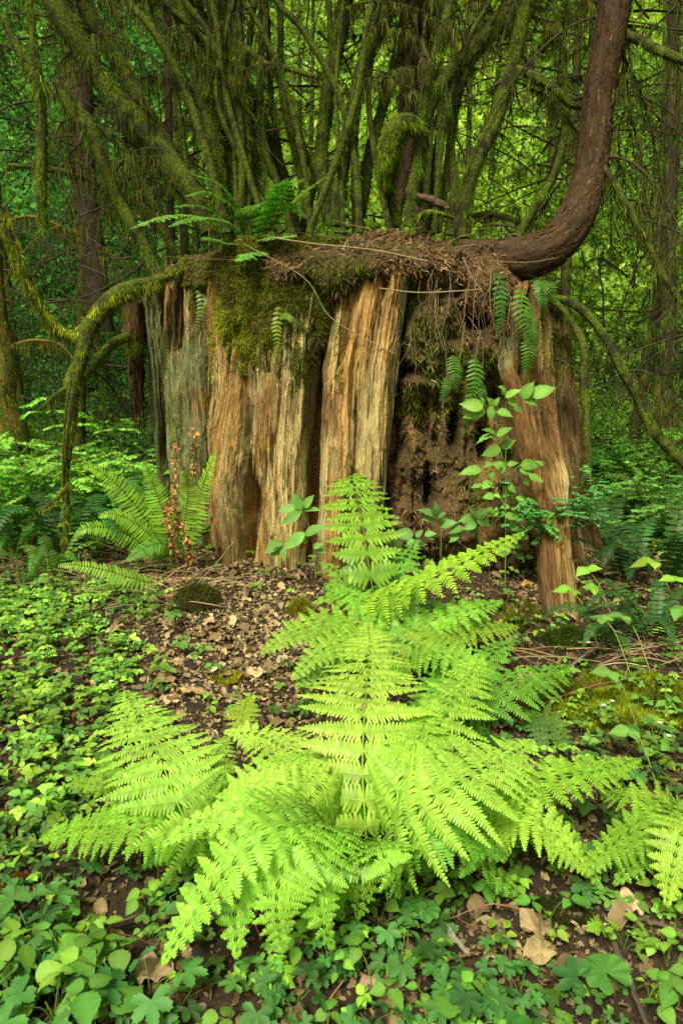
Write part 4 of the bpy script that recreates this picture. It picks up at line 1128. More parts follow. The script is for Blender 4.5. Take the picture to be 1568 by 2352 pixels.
# ------------------------------------------------------------------ ferns
def frond(b, pts, halfw, npin=18, kind='lady', col=(.30, .55, .045), seed=0, nh=None, bare=.12, droop=.18, asym=(1, 1), rc=None, fwd=.14, tw=0.0, dens=1.0):
    r_ = np.random.default_rng(seed + 5000)
    if kind == 'lady' and npin > 12: npin = int(npin * .97)
    c = catmull(pts, 60)[:, :3]
    T = norm(np.gradient(c, axis=0))
    if nh is None:
        nh = norm(CAM - c.mean(0)) * .55 + np.array([0, 0, .75])
    N = norm(nh - T * (T @ nh)[:, None]); S = np.cross(T, N)
    cum = np.concatenate([[0], np.cumsum(np.linalg.norm(np.diff(c, axis=0), axis=1))]); L = cum[-1]
    if rc is None: rc = np.array(col) * np.array([.75, .85, .7])
    tube(b, c, np.linspace(.0032, .0008, 60) * (1 if kind == 'lady' else 1.1), 4, rc, cap=False)
    blade0 = bare
    ts = []
    x = 0
    # spacing shrinks toward the tip
    sp = np.linspace(1.25, .45, npin); sp = np.cumsum(sp); sp = sp / sp[-1]
    for k in range(npin):
        tb = (sp[k] - sp[0]) / (1 - sp[0]) * .985
        t = blade0 + (1 - blade0) * tb
        f = t * 59; i = min(58, int(f)); a = f - i
        p0 = c[i] * (1 - a) + c[i + 1] * a
        Ti, Ni, Si = T[i], N[i], S[i]
        gap = (1 - blade0) * L * (sp[min(k + 1, npin - 1)] - sp[max(k - 1, 0)]) / (2 if 0 < k < npin - 1 else 1)
        if kind == 'lady':
            w = (.66 + .34 * math.sin(min(1, tb / .32) * math.pi / 2)) * max(0, 1 - tb ** 2.4) ** .9
        else:
            w = (.6 + .4 * min(1, tb / .2)) * max(0.02, 1 - tb ** 2.2) ** .8
        for sd_ in (1, -1):
            asy = asym[0] if sd_ > 0 else asym[1]
            Lp = halfw * w * asy * r_.uniform(.9, 1.08) + .004
            ang = fwd * (1 + .5 * tb) + r_.normal(0, .05)
            d = norm(Si * sd_ * math.cos(ang) + Ti * math.sin(ang) + Ni * (r_.normal(.02, .06) + tw * sd_))
            nn = norm(Ni - d * d.dot(Ni) + Ti * r_.normal(0, .08))
            if kind == 'sword':
                place(b, T_lance, p0, d + Ni * r_.normal(0, .05), nn, Lp, jit(col, 1, .12, r_) * (.85 + .25 * tb), max(.8, gap * 5.2 / max(Lp, .02) * .9))
                continue
            if kind == 'liq':
                place(b, T_lance, p0, d, nn, Lp, jit(col, 1, .12, r_), max(.6, gap * 3.6 / max(Lp, .02)))
                continue
            # lady fern pinna carrying pinnules
            dz = droop * r_.uniform(.6, 1.4)
            npn = max(4, int(Lp / max(.0058, gap * .185) * dens))
            rr = (np.arange(npn) + .6) / npn
            def pos(r): return p0 + d * (Lp * r)[:, None] + Ti * (.05 * Lp * r * r)[:, None] - Ni * (dz * Lp * r * r)[:, None]
            pc = pos(np.linspace(0, 1, 6))
            dd = norm(d + Ti * (.2 * rr)[:, None] - Ni * (2 * dz * rr)[:, None])
            fw = norm(Ti - d * d.dot(Ti))
            pp = pos(rr)
            # rachilla as thin strip
            wv = fw * .0016
            st = np.concatenate([pc + wv, pc - wv]); q6 = [(i_, i_ + 1, 6 + i_ + 1, 6 + i_) for i_ in range(5)]
            b.add(st + nn * .001, None, q6, rc)
            pl = gap * .71 * (1 - rr ** 1.3) ** .8 * (.9 + .1 * np.sin(rr * 3.1)) + .0022
            step = Lp / npn
            for s2 in (1, -1):
                pd = norm(fw * s2 + dd * .28) + nn * r_.normal(-.05, .12, (npn, 1))
                cc_ = jit(np.array(col) * (.88 + .2 * tb) * r_.uniform(.86, 1.1), npn, .09, r_) * (1 - .08 * (s2 < 0))
                place(b, T_pinnule, pp, pd, nn + r_.normal(0, .12, (npn, 3)), pl * r_.uniform(.88, 1.1, npn), cc_, step / pl * 1.02)


def curveP(lst):
    """(u, v, height above ground) -> world points"""
    return [G(u, v, h) for u, v, h in lst]


def depth_at(p): return float(project(np.array(p))[2])


BR = (.47, .78, .11); BR2 = (.41, .73, .09); MD = (.23, .50, .06); DK = (.09, .24, .03)
# each: plant label, [frond: (pts base->tip (u,v,h), half width px, npin, colour, kwargs)]
LF = [
 ('bright lady fern clump in the middle of the foreground, its tallest frond upright', [
   ([(845, 1985, .05), (838, 1880, .2), (832, 1760, .32), (838, 1620, .42), (848, 1500, .45), (846, 1428, .44)], 165, 24, BR, dict(bare=.1)),
   ([(860, 1960, .05), (905, 1850, .2), (960, 1740, .3), (1020, 1640, .36), (1070, 1565, .36), (1105, 1500, .34)], 120, 22, BR2, dict(bare=.08)),
   ([(850, 1975, .05), (900, 1905, .25), (985, 1838, .36), (1080, 1785, .38), (1160, 1740, .36), (1225, 1698, .33)], 172, 23, BR, dict(bare=.12)),
   ([(850, 1960, .05), (880, 1870, .24), (930, 1780, .34), (960, 1700, .38), (985, 1620, .38)], 120, 18, BR2, dict(bare=.1)),
   ([(845, 1980, .05), (860, 1935, .25), (880, 1960, .34), (905, 2010, .3), (920, 2060, .22)], 120, 14, BR2, dict(bare=.1)),
   ([(840, 1975, .05), (835, 1930, .22), (830, 1980, .3), (826, 2040, .24), (820, 2110, .12)], 85, 14, MD, dict(bare=.1)),
   ([(852, 1960, .05), (930, 1930, .25), (1010, 1910, .3), (1090, 1930, .26), (1160, 1975, .2)], 95, 16, MD, dict(bare=.15)),
   ([(840, 1960, .05), (800, 1860, .2), (760, 1800, .25), (690, 1740, .26), (600, 1690, .22), (515, 1680, .2)], 120, 20, BR, dict(bare=.12)),
   ([(850, 1950, .05), (900, 1800, .2), (950, 1690, .22), (1040, 1600, .24), (1120, 1560, .2)], 90, 16, MD, dict(bare=.1)),
   ([(830, 1960, .04), (790, 1940, .15), (740, 1930, .2), (690, 1950, .18), (650, 2000, .1)], 95, 14, MD, dict(bare=.15)),
 ]),
 ('bright lady fern at the lower left with a frond pointing far left', [
   ([(520, 1990, .05), (455, 1930, .2), (410, 1850, .3), (375, 1760, .36), (330, 1670, .36), (288, 1585, .33)], 150, 23, BR, dict(bare=.12)),
   ([(525, 1995, .05), (470, 1910, .2), (400, 1880, .26), (310, 1888, .28), (200, 1905, .24), (92, 1925, .18)], 132, 22, (.33, .58, .05), dict(bare=.14, asym=(.95, .75))),
   ([(530, 1990, .05), (500, 1900, .2), (480, 1820, .26), (490, 1750, .28), (520, 1690, .26)], 90, 16, BR2, dict(bare=.12)),
   ([(520, 1990, .04), (470, 1950, .14), (420, 1930, .16), (370, 1950, .12), (330, 1990, .08)], 70, 12, MD, dict(bare=.12)),
   ([(540, 1990, .05), (560, 1890, .2), (590, 1820, .28), (640, 1770, .3), (705, 1728, .27)], 95, 18, BR, dict(bare=.12)),
 ]),
 ('bright lady fern clump at the lower centre with fronds arching down to the soil', [
   ([(770, 1960, .05), (720, 1860, .3), (640, 1850, .4), (540, 1862, .42), (450, 1890, .38), (372, 1942, .32)], 84, 20, BR, dict(bare=.12)),
   ([(780, 1970, .05), (740, 1895, .3), (655, 1900, .4), (560, 1960, .38), (465, 2070, .28), (372, 2215, .16)], 135, 21, BR2, dict(bare=.12, asym=(1.15, .75))),
   ([(785, 1970, .05), (740, 1890, .3), (690, 1920, .38), (650, 1990, .34), (635, 2080, .26), (650, 2190, .14)], 150, 21, BR2, dict(bare=.12)),
   ([(790, 1970, .05), (770, 1900, .28), (745, 1960, .34), (730, 2030, .28), (738, 2110, .2), (765, 2180, .12)], 105, 18, BR2, dict(bare=.12)),
   ([(780, 1970, .05), (720, 1900, .28), (640, 1910, .34), (570, 2000, .3), (540, 2090, .22), (545, 2200, .12)], 120, 18, BR2, dict(bare=.12)),
   ([(780, 1970, .04), (740, 1960, .16), (700, 1990, .2), (680, 2040, .16), (690, 2100, .1)], 80, 13, MD, dict(bare=.12)),
   ([(790, 1975, .04), (800, 1930, .16), (790, 1990, .22), (770, 2050, .16), (790, 2110, .08)], 80, 13, MD, dict(bare=.12)),
   ([(780, 1960, .05), (720, 1835, .28), (650, 1800, .34), (580, 1800, .34), (500, 1830, .3)], 80, 17, BR, dict(bare=.12)),
   ([(785, 1960, .05), (760, 1850, .26), (720, 1800, .32), (660, 1770, .32), (600, 1760, .28)], 80, 15, BR2, dict(bare=.12)),
 ]),
 ('lady fern right of the foreground clump with one frond reaching right', [
   ([(1100, 1960, .04), (1130, 1870, .18), (1200, 1810, .26), (1290, 1785, .28), (1390, 1765, .26), (1470, 1742, .22)], 78, 19, (.36, .62, .05), dict(bare=.1)),
   ([(1095, 1970, .04), (1140, 1890, .2), (1210, 1880, .26), (1280, 1920, .22), (1355, 2010, .12)], 92, 18, BR2, dict(bare=.1)),
   ([(1090, 1960, .04), (1090, 1880, .16), (1130, 1840, .2), (1180, 1850, .2), (1250, 1890, .15)], 85, 14, MD, dict(bare=.1)),
   ([(1085, 1960, .04), (1060, 1900, .14), (1080, 1960, .2), (1130, 2000, .14), (1200, 2060, .06)], 70, 13, MD, dict(bare=.1)),
   ([(1100, 1965, .04), (1160, 1900, .14), (1260, 1900, .18), (1330, 1960, .12), (1380, 2040, .05)], 60, 13, MD, dict(bare=.15)),
 ]),
 ('lady fern cut off by the right edge of the picture', [
   ([(1600, 1990, .04), (1560, 1890, .2), (1500, 1840, .26), (1440, 1830, .26), (1375, 1815, .2)], 70, 16, (.30, .52, .05), dict(bare=.1)),
   ([(1600, 2000, .04), (1570, 1900, .22), (1520, 1890, .26), (1450, 1910, .22), (1380, 1960, .14), (1340, 2010, .1)], 90, 18, (.30, .52, .05), dict(bare=.1)),
   ([(1620, 1990, .04), (1600, 1890, .24), (1570, 1900, .3), (1545, 1980, .24), (1530, 2080, .14)], 100, 18, BR2, dict(bare=.1)),
   ([(1620, 2000, .04), (1600, 1900, .2), (1560, 1860, .24), (1530, 1850, .22)], 70, 12, MD, dict(bare=.1)),
   ([(1610, 2000, .04), (1540, 1950, .12), (1470, 1970, .14), (1410, 2030, .07)], 60, 13, MD, dict(bare=.1)),
 ]),
 ('lady fern before the stump with a long frond reaching up to the right', [
   ([(900, 1560, .05), (800, 1420, .2), (880, 1372, .36), (985, 1330, .5), (1090, 1278, .6), (1205, 1222, .66)], 80, 24, (.36, .62, .05), dict(bare=.05, droop=.3)),
   ([(910, 1560, .05), (870, 1420, .2), (850, 1320, .42), (835, 1220, .58), (815, 1130, .7), (798, 1062, .76)], 100, 19, (.30, .56, .055), dict(bare=.3)),
   ([(900, 1560, .05), (880, 1440, .2), (880, 1360, .3), (920, 1300, .42), (955, 1240, .5)], 62, 14, MD, dict(bare=.3)),
   ([(900, 1560, .05), (860, 1470, .2), (800, 1430, .26), (700, 1440, .26), (600, 1500, .18)], 66, 17, (.28, .54, .05), dict(bare=.2)),
   ([(910, 1570, .05), (960, 1480, .2), (1040, 1440, .26), (1110, 1440, .24), (1190, 1440, .2)], 72, 16, (.28, .5, .05), dict(bare=.2)),
   ([(900, 1560, .05), (850, 1400, .22), (800, 1380, .28), (760, 1370, .28), (720, 1385, .25)], 52, 13, (.28, .52, .05), dict(bare=.2)),
   ([(905, 1560, .05), (900, 1430, .16), (940, 1400, .22), (985, 1390, .24), (1040, 1395, .22)], 66, 14, (.10, .30, .07), dict(bare=.2)),
   ([(905, 1570, .05), (950, 1500, .14), (985, 1450, .24), (1010, 1410, .3), (1030, 1395, .3)], 36, 15, (.32, .58, .05), dict(bare=.15)),
   ([(900, 1560, .05), (850, 1500, .14), (790, 1500, .16), (730, 1530, .12), (680, 1580, .06)], 60, 13, MD, dict(bare=.2)),
   ([(900, 1560, .05), (840, 1440, .14), (800, 1350, .24), (770, 1310, .28), (735, 1290, .28)], 44, 12, MD, dict(bare=.3)),
   ([(905, 1560, .05), (890, 1500, .14), (840, 1480, .18), (780, 1465, .16), (700, 1460, .12)], 62, 14, (.26, .5, .05), dict(bare=.2)),
   ([(905, 1565, .05), (940, 1470, .2), (1000, 1420, .3), (1080, 1400, .34), (1150, 1380, .32)], 60, 16, (.30, .58, .06), dict(bare=.2)),
   ([(905, 1565, .05), (880, 1460, .2), (850, 1400, .28), (800, 1360, .32), (745, 1340, .3)], 56, 15, (.32, .6, .07), dict(bare=.25)),
   ([(905, 1565, .05), (950, 1510, .2), (1010, 1500, .26), (1080, 1520, .24), (1140, 1560, .16)], 64, 15, (.30, .56, .06), dict(bare=.2)),
   ([(905, 1565, .05), (860, 1480, .2), (800, 1470, .24), (730, 1500, .2), (670, 1560, .1)], 60, 15, (.30, .56, .06), dict(bare=.2)),
   ([(905, 1565, .05), (915, 1450, .22), (930, 1380, .34), (965, 1330, .42), (1000, 1300, .46)], 56, 15, (.28, .55, .06), dict(bare=.25)),
 ]),
 ('darker lady fern between the upright frond and the moss patch', [
   ([(1010, 1720, .04), (1080, 1620, .14), (1150, 1570, .2), (1230, 1545, .2), (1310, 1528, .16)], 100, 14, (.22, .44, .05), dict(bare=.25, asym=(1.1, .4))),
   ([(1005, 1720, .04), (1060, 1600, .14), (1100, 1540, .2), (1130, 1500, .22), (1180, 1470, .2)], 66, 14, MD, dict(bare=.2)),
   ([(1010, 1730, .04), (1060, 1700, .1), (1110, 1690, .12), (1150, 1710, .08)], 60, 11, DK, dict(bare=.2)),
   ([(1010, 1720, .04), (1000, 1620, .12), (1010, 1560, .16), (1050, 1510, .16)], 60, 12, MD, dict(bare=.2)),
   ([(1000, 1725, .04), (1040, 1650, .1), (1100, 1630, .12), (1170, 1650, .06)], 55, 11, DK, dict(bare=.2)),
 ]),
 ('small dark fern drooping below the moss patch', [
   ([(1200, 1660, .08), (1250, 1640, .12), (1280, 1670, .09), (1300, 1730, .03)], 40, 11, (.10, .22, .03), dict(bare=.1)),
   ([(1200, 1660, .08), (1230, 1650, .11), (1240, 1690, .07), (1250, 1730, .02)], 34, 10, (.10, .22, .03), dict(bare=.1)),
 ]),
 ('tiny pale fern seedling on the bare litter left of the tall frond', [
   ([(545, 1720, .02), (552, 1670, .08), (560, 1630, .11), (575, 1600, .12)], 44, 10, (.36, .55, .06), dict(bare=.35)),
 ]),
 ('small pale fern among the herbs left of the leftmost bright fern', [
   ([(290, 1830, .02), (250, 1810, .08), (210, 1800, .1), (165, 1795, .08)], 34, 11, (.3, .5, .05), dict(bare=.2)),
   ([(290, 1830, .02), (262, 1790, .08), (245, 1760, .1), (235, 1735, .1)], 30, 10, (.3, .5, .05), dict(bare=.2)),
 ]),
 ('stunted pale fern sprout at the lower right edge of the dead leaf', [
   ([(1400, 2145, .01), (1385, 2130, .05), (1365, 2125, .06), (1350, 2135, .05)], 26, 9, (.32, .52, .04), dict(bare=.15)),
   ([(1400, 2145, .01), (1405, 2125, .05), (1410, 2118, .05)], 20, 7, (.32, .52, .04), dict(bare=.15)),
 ]),
]
fs = 0
for lab, fr in LF:
    base = G(fr[0][0][0][0], fr[0][0][0][1], 0)
    root = empty('lady_fern', base, lab, 'fern')
    for pts, hw, npn, col, kw in fr:
        fs += 1
        w3 = curveP(pts)
        dep = depth_at(w3[len(w3) // 2])
        b = MB(); frond(b, w3, hw * dep / FPX, npn, 'lady', col, fs, **kw)
        b.build('frond', M['fern'], root)

# fern on the left shoulder of the stump
root = empty('wood_fern', P(575, 560, 5.25), 'feathery wood fern spreading from the left shoulder of the stump', 'fern')
WF = [([(575, 565), (520, 520), (440, 495), (370, 500), (300, 525)], 40, 15), ([(580, 565), (620, 520), (680, 455), (748, 405)], 34, 14), ([(580, 560), (610, 548), (640, 545), (680, 540)], 30, 10),
      ([(575, 560), (550, 480), (500, 420), (440, 400)], 38, 13), ([(580, 560), (610, 480), (650, 430), (700, 410)], 36, 13), ([(575, 565), (540, 480), (480, 440), (425, 450)], 46, 13), ([(580, 565), (600, 575), (570, 585), (545, 600), (555, 570)][:4], 30, 10),
      ([(580, 560), (640, 500), (665, 470), (700, 500)], 34, 11), ([(570, 560), (530, 560), (490, 550), (468, 545)], 30, 9), ([(578, 560), (560, 500), (590, 470), (640, 480)], 44, 12), ([(575, 560), (520, 510), (450, 500), (390, 520)], 34, 12), ([(575, 560), (500, 490), (450, 470), (400, 475)], 40, 12), ([(578, 565), (610, 510), (640, 440), (660, 410)], 44, 12)]
for k, (pts, hw, npn) in enumerate(WF):
    Ys = np.linspace(5.25, 4.75 if k % 2 == 0 else 5.0, len(pts))
    w3 = [P(u, v, y) for (u, v), y in zip(pts, Ys)]
    b = MB(); frond(b, w3, hw * 1.05 * 5.2 / FPX, npn + 3, 'lady', (.16, .42, .07) if k not in (0, 1, 2, 6) else (.26, .56, .10), 300 + k, bare=.25, nh=norm(np.array([0, -.28, 1])), dens=.8)
    b.build('frond', M['fern'], root)

# sword ferns left of the stump
def sword(label, base, fr, npin=34, Ybase=None, name='sword_fern'):
    root = empty(name, base, label, 'fern')
    for k, (pts, hw, col) in enumerate(fr):
        b = MB(); frond(b, pts, hw, npin, 'sword', col, int(abs(base[0] * 97 + base[1] * 31)) + k, bare=.16, rc=(.16, .12, .03), fwd=.18, tw=.15)
        b.build('frond', M['fern'], root)
    return root


def pp(lst): return [P(u, v, y) for u, v, y in lst]
SB = (400, 1300)
SC = (.24, .52, .05)
fr = [(pp([(395, 1300, 4.85), (340, 1200, 4.8), (270, 1115, 4.75), (220, 1078, 4.7), (188, 1070, 4.68)]), .13, SC),
      (pp([(398, 1300, 4.85), (385, 1210, 4.8), (355, 1120, 4.78), (330, 1060, 4.75)]), .12, SC),
      (pp([(405, 1300, 4.85), (420, 1220, 4.8), (432, 1140, 4.75), (425, 1090, 4.7), (412, 1085, 4.68)]), .12, (.24, .5, .05)),
      (pp([(410, 1300, 4.85), (440, 1210, 4.8), (465, 1120, 4.75), (490, 1050, 4.7), (502, 1030, 4.68)]), .11, (.26, .52, .05)),
      (pp([(392, 1302, 4.85), (330, 1250, 4.75), (260, 1215, 4.65), (200, 1212, 4.58), (168, 1235, 4.55)]), .12, (.22, .45, .04)),
      (pp([(392, 1302, 4.85), (345, 1230, 4.75), (290, 1190, 4.68), (250, 1180, 4.62), (225, 1190, 4.6)]), .11, SC),
      (pp([(398, 1340, 4.5), (330, 1335, 4.35), (250, 1312, 4.25), (180, 1298, 4.2), (132, 1300, 4.16)]), .085, (.25, .5, .06)),
      (pp([(400, 1300, 4.85), (360, 1200, 4.9), (320, 1130, 4.9), (290, 1100, 4.9)]), .10, (.12, .3, .04)),
      (pp([(410, 1300, 4.8), (380, 1250, 4.7), (330, 1260, 4.6), (290, 1290, 4.5)]), .10, (.14, .34, .04))]
sword('large green sword fern at the left foot of the stump', G(400, 1310), fr)
b = MB()
root = empty('withered_fern', G(420, 1300), 'withered brown curled fern stalks standing against the left slab of the stump', 'dead fern')
for k, (pts) in enumerate([[(425, 1310, 4.8), (432, 1200, 4.8), (445, 1080, 4.78), (448, 985, 4.75)], [(405, 1310, 4.8), (402, 1200, 4.8), (400, 1100, 4.8), (408, 1015, 4.75)], [(412, 1310, 4.75), (398, 1250, 4.7), (385, 1190, 4.7), (392, 1140, 4.7)], [(420, 1320, 4.7), (440, 1290, 4.6), (425, 1230, 4.6), (410, 1200, 4.6)]]):
    b = MB(); c = catmull(pp(pts), 30); tube(b, c, .004, 5, (.28, .14, .06), cap=False)
    n = 60; i = rng.integers(8, 30, n)
    place(b, T_curl, c[i] + rng.normal(0, .006, (n, 3)), rng.normal(0, 1, (n, 3)), rng.normal(0, 1, (n, 3)), rng.uniform(.02, .05, n), jit([.42, .22, .08], n, .3), 1.0)
    b.build('withered_frond', M['dead'], root)


def gen_sword(seed, n=9, L=(.5, .8), col=(.09, .24, .035), hw=.075):
    r_ = np.random.default_rng(seed)
    fr = []
    for k in range(n):
        a = k / n * 2 * math.pi + r_.normal(0, .25); l_ = r_.uniform(*L)
        d = np.array([math.cos(a), math.sin(a), 0]); up = r_.uniform(.55, .95)
        pts = [np.array([0, 0, 0.]) + d * .02, d * l_ * .35 + [0, 0, l_ * up * .6], d * l_ * .7 + [0, 0, l_ * up * .75], d * l_ * 1.0 + [0, 0, l_ * up * .5]]
        fr.append((pts, hw, jit(col, 1, .2, r_)[0]))
    root = empty('sword_fern', (0, 0, 0), None, 'fern')
    for k, (pts, hw_, c_) in enumerate(fr):
        b = MB(); frond(b, pts, hw_, 26, 'sword', c_, seed + k, bare=.14, nh=np.array([0, 0, 1.0]), rc=(.12, .09, .03), fwd=.2, tw=.12)
        b.build('frond', M['fern'], root)
    return root


sp_ = [gen_sword(71), gen_sword(72, 8, col=(.05, .15, .035)), gen_sword(73, 7, (.35, .6), (.13, .30, .04), .06)]
swpos = [(60, 1180, 0), (130, 1130, 1), (20, 1100, 1), (90, 1250, 0), (230, 1130, 0), (180, 1190, 1), (30, 1290, 0), (120, 1330, 2), (240, 1240, 1), (300, 1160, 0), (80, 1060, 1), (270, 1050, 0), (200, 1040, 1), (160, 1290, 1),
         (1480, 1180, 1), (1430, 1220, 1), (1540, 1240, 0), (1560, 1170, 1), (1440, 1340, 1), (1520, 1350, 1), (1400, 1500, 1), (1500, 1480, 1), (1420, 1130, 0), (1540, 1100, 0), (1390, 1270, 1)]
su = set()
for i, (u, v, k) in enumerate(swpos):
    p = G(u, v); rz = rng.uniform(0, 6.28); sc = rng.uniform(.8, 1.25)
    if i > 19 and i in (20, 21): sc *= .6
    if k in su: o = dup(sp_[k], p, rz, sc)
    else: o = sp_[k]; o.location = tuple(p); o.rotation_euler = (0, 0, rz); su.add(k)
    left = u < 784
    kk = ['mid green', 'dark green', 'small bright green'][k]
    o['label'] = f'{kk} sword fern in the thicket {"left" if left else "right"} of the stump'
    o['group'] = f'{kk} sword ferns {"left" if left else "right"} of the stump'
# upright fiddlehead stalks behind the sword fern
fl = None
for i in range(26):
    u, v = (rng.uniform(190, 270), rng.uniform(1100, 1160)) if i < 12 else (rng.uniform(0, 200), rng.uniform(1240, 1400))
    p = G(u, v)
    h = rng.uniform(.28, .55) if i < 12 else rng.uniform(.15, .3)
    if fl is None:
        fl = empty('fiddlehead', (0, 0, 0), None, 'fern shoot'); b = MB()
        t = np.linspace(0, 1, 26)
        c = np.stack([.03 * np.sin(t * 2), 0 * t, .42 * t], -1)
        aa = np.linspace(0, 4.4, 14); cr = .017 * (1 - aa / 6)
        hk = c[-1] + np.stack([cr[0] - cr * np.cos(aa), 0 * aa, cr * np.sin(aa)], -1)
        c2 = np.vstack([c, hk[1:]])
        tube(b, c2, np.linspace(.006, .004, len(c2)), 6, (.30, .26, .08)); 
        n = 120; ii_ = rng.integers(5, 26, n); place(b, T_lance, c2[ii_], rng.normal(0, 1, (n, 3)) * [1, 1, .3], rng.normal(0, 1, (n, 3)), rng.uniform(.012, .035, n), jit([.22, .34, .05], n, .2))
        b.build('stalk', M['fern'], fl); o = fl; o.location = tuple(p)
    else: o = dup(fl, p, rng.uniform(0, 6.28), 1)
    s_ = h / .42; o.scale = (s_, s_, s_)
    o['label'] = 'upright brownish fern shoot with a curled tip in the left thicket'; o['group'] = 'curled fern shoots in the left thicket'

# licorice ferns hanging on the stump
HF = [('licorice fern hanging high on the right shoulder of the stump', [((1147, 625), (1150, 700), (1145, 775), 20, (.08, .26, .03))], 4.82),
      ('pair of licorice fern fronds hanging below the curved trunk', [((1195, 660), (1200, 720), (1218, 800), 26, (.10, .28, .03)), ((1215, 700), (1222, 760), (1238, 790), 16, (.09, .25, .03)), ((1212, 760), (1215, 810), (1205, 870), 22, (.07, .24, .02))], 4.72),
      ('licorice fern at the edge where the curved trunk leaves the stump', [((1240, 645), (1262, 660), (1275, 700), 22, (.07, .24, .03)), ((1235, 640), (1245, 690), (1250, 720), 18, (.07, .24, .03))], 4.85),
      ('licorice fern hanging in the hollow, left one of two', [((1040, 815), (1045, 860), (1048, 900), 22, (.08, .25, .03)), ((1035, 860), (1025, 890), (1010, 925), 16, (.08, .24, .03))], 4.82),
      ('licorice fern hanging in the hollow, right one of two', [((1088, 820), (1092, 870), (1075, 950), 24, (.09, .28, .03)), ((1095, 870), (1105, 900), (1120, 920), 18, (.09, .26, .03)), ((1085, 900), (1075, 940), (1072, 985), 16, (.08, .24, .03))], 4.78),
      ('pale fern frond hanging on the green left slab', [((455, 650), (462, 710), (448, 775), 13, (.24, .38, .09)), ((470, 660), (475, 700), (462, 720), 9, (.26, .34, .06))], 5.45),
      ('yellowish little fern hanging from the moss mat', [((640, 700), (636, 770), (642, 830), 14, (.22, .34, .03)), ((640, 720), (665, 730), (685, 748), 10, (.24, .36, .04))], 4.85)]
for k, (lab, frs, Y) in enumerate(HF):
    root = empty('licorice_fern', P(frs[0][0][0], frs[0][0][1], Y), lab, 'fern')
    for j, (a, m_, e, hw, col) in enumerate(frs):
        b = MB(); frond(b, [P(a[0], a[1], Y + .06), P(m_[0], m_[1], Y - .03), P(e[0], e[1], Y - .01)], hw * 4.8 / FPX, 16, 'liq', col, 700 + k * 5 + j, nh=np.array([.1, -1, .25]), bare=.06, fwd=.35)
        b.build('frond', M['fern'], root)

# ------------------------------------------------------------------ forest floor
def gpos(x, y, h=0): 
    x = np.asarray(x, float); y = np.asarray(y, float)
    n = sstep(9, 5, y) * sstep(6, 3.5, np.abs(x))
    return np.stack([x, y, ground(x, y) + n * .022 * fbm(x * 6, y * 6, s=21, o=4) + h], -1)


def scatter(n, dens, xr=(-3.6, 3.6), yr=(.9, 6.5), r=rng):
    """ground points; density function in picture coordinates of the spot, weighted to stay even in the view"""
    x = r.uniform(*xr, n * 6); y = yr[0] + (yr[1] - yr[0]) * r.random(n * 6) ** 1.25
    p = gpos(x, y); u, v, _ = project(p)
    k = r.random(len(x)) < dens(u, v, x, y)
    # keep the stump footprint free
    inside = ((x - SG[0]) / 1.5) ** 2 + ((y - SG[1]) / .95) ** 2 < 1
    p = p[k & ~inside]
    return p[:n]


def herb_dens(u, v, x=None, y=None):
    ub = np.interp(v, [1300, 1345, 1400, 1450, 1540, 1600, 1700, 1800, 1900, 2000, 2150], [120, 330, 400, 420, 330, 270, 290, 270, 230, 150, 60])
    d = sstep(40, -60, u - ub) * sstep(1310, 1360, v) * (1 - .55 * sstep(1850, 2000, v))
    d = np.maximum(d, .07)
    patch_ = .5 + .5 * fbm(u / 90, v / 90, s=61, o=3)
    right = sstep(1180, 1300, u) * sstep(1400, 1500, v) * .22
    low = sstep(1980, 2120, v) * (.17 + .3 * sstep(.5, .75, patch_))
    d = d * .8; d = np.maximum(d, right); d = np.maximum(d, low)
    bare = sstep(1.3, .7, np.hypot((u - 1230) / 190, (v - 2150) / 90)) + sstep(1.3, .7, np.hypot((u - 530) / 190, (v - 1480) / 170)) + sstep(1.2, .7, np.hypot((u - 190) / 210, (v - 2070) / 110)) * .8
    return np.clip(d * (1 - np.clip(bare * 1.1, 0, .97)) * (.16 + 1.0 * sstep(.36, .62, patch_)), 0, 1)


def herb_cloud(pts, size, T, cols, leaves=(3, 4), h=(.02, .09), r=rng, tilt=.35, gap=.5):
    b = MB(); n = len(pts)
    hh = r.uniform(*h, n)
    top = pts + np.stack([r.normal(0, .015, n), r.normal(0, .015, n), hh], -1)
    sc = r.uniform(.65, 1.3, n) * size
    base = np.array(cols)[r.integers(0, len(cols), n)] * np.exp(r.normal(0, .28, (n, 1))) * (.6 + .42 * (fbm(pts[:, 0] * 2.5, pts[:, 1] * 2.5, s=67, o=3) > 0))[:, None]
    up = norm(np.stack([r.normal(0, tilt, n), r.normal(-.25, tilt, n), np.ones(n)], -1))
    a0 = r.uniform(0, 6.28, n); kmax = leaves[1]
    nl = r.integers(leaves[0], leaves[1] + 1, n)
    for k in range(kmax):
        m = nl > k
        a = a0 + k * 2 * math.pi / np.maximum(nl, 1) + r.normal(0, .2, n)
        d = np.stack([np.cos(a), np.sin(a), r.normal(.05, .2, n)], -1)
        place(b, T, (top + d * (sc * .06)[:, None])[m], d[m], up[m] + r.normal(0, .15, (m.sum(), 3)), (sc * r.uniform(.8, 1.15, n))[m], np.clip(base * np.exp(r.normal(0, .1, (n, 1))), 0, 1)[m], r.uniform(.85, 1.15, m.sum()))
    place(b, T_tri, pts - [0, 0, .01], top - pts + [0, 0, .011], r.normal(0, 1, (n, 3)), hh + .015, base * .7, np.clip(.003 / (hh + .015), .02, .2))
    return b


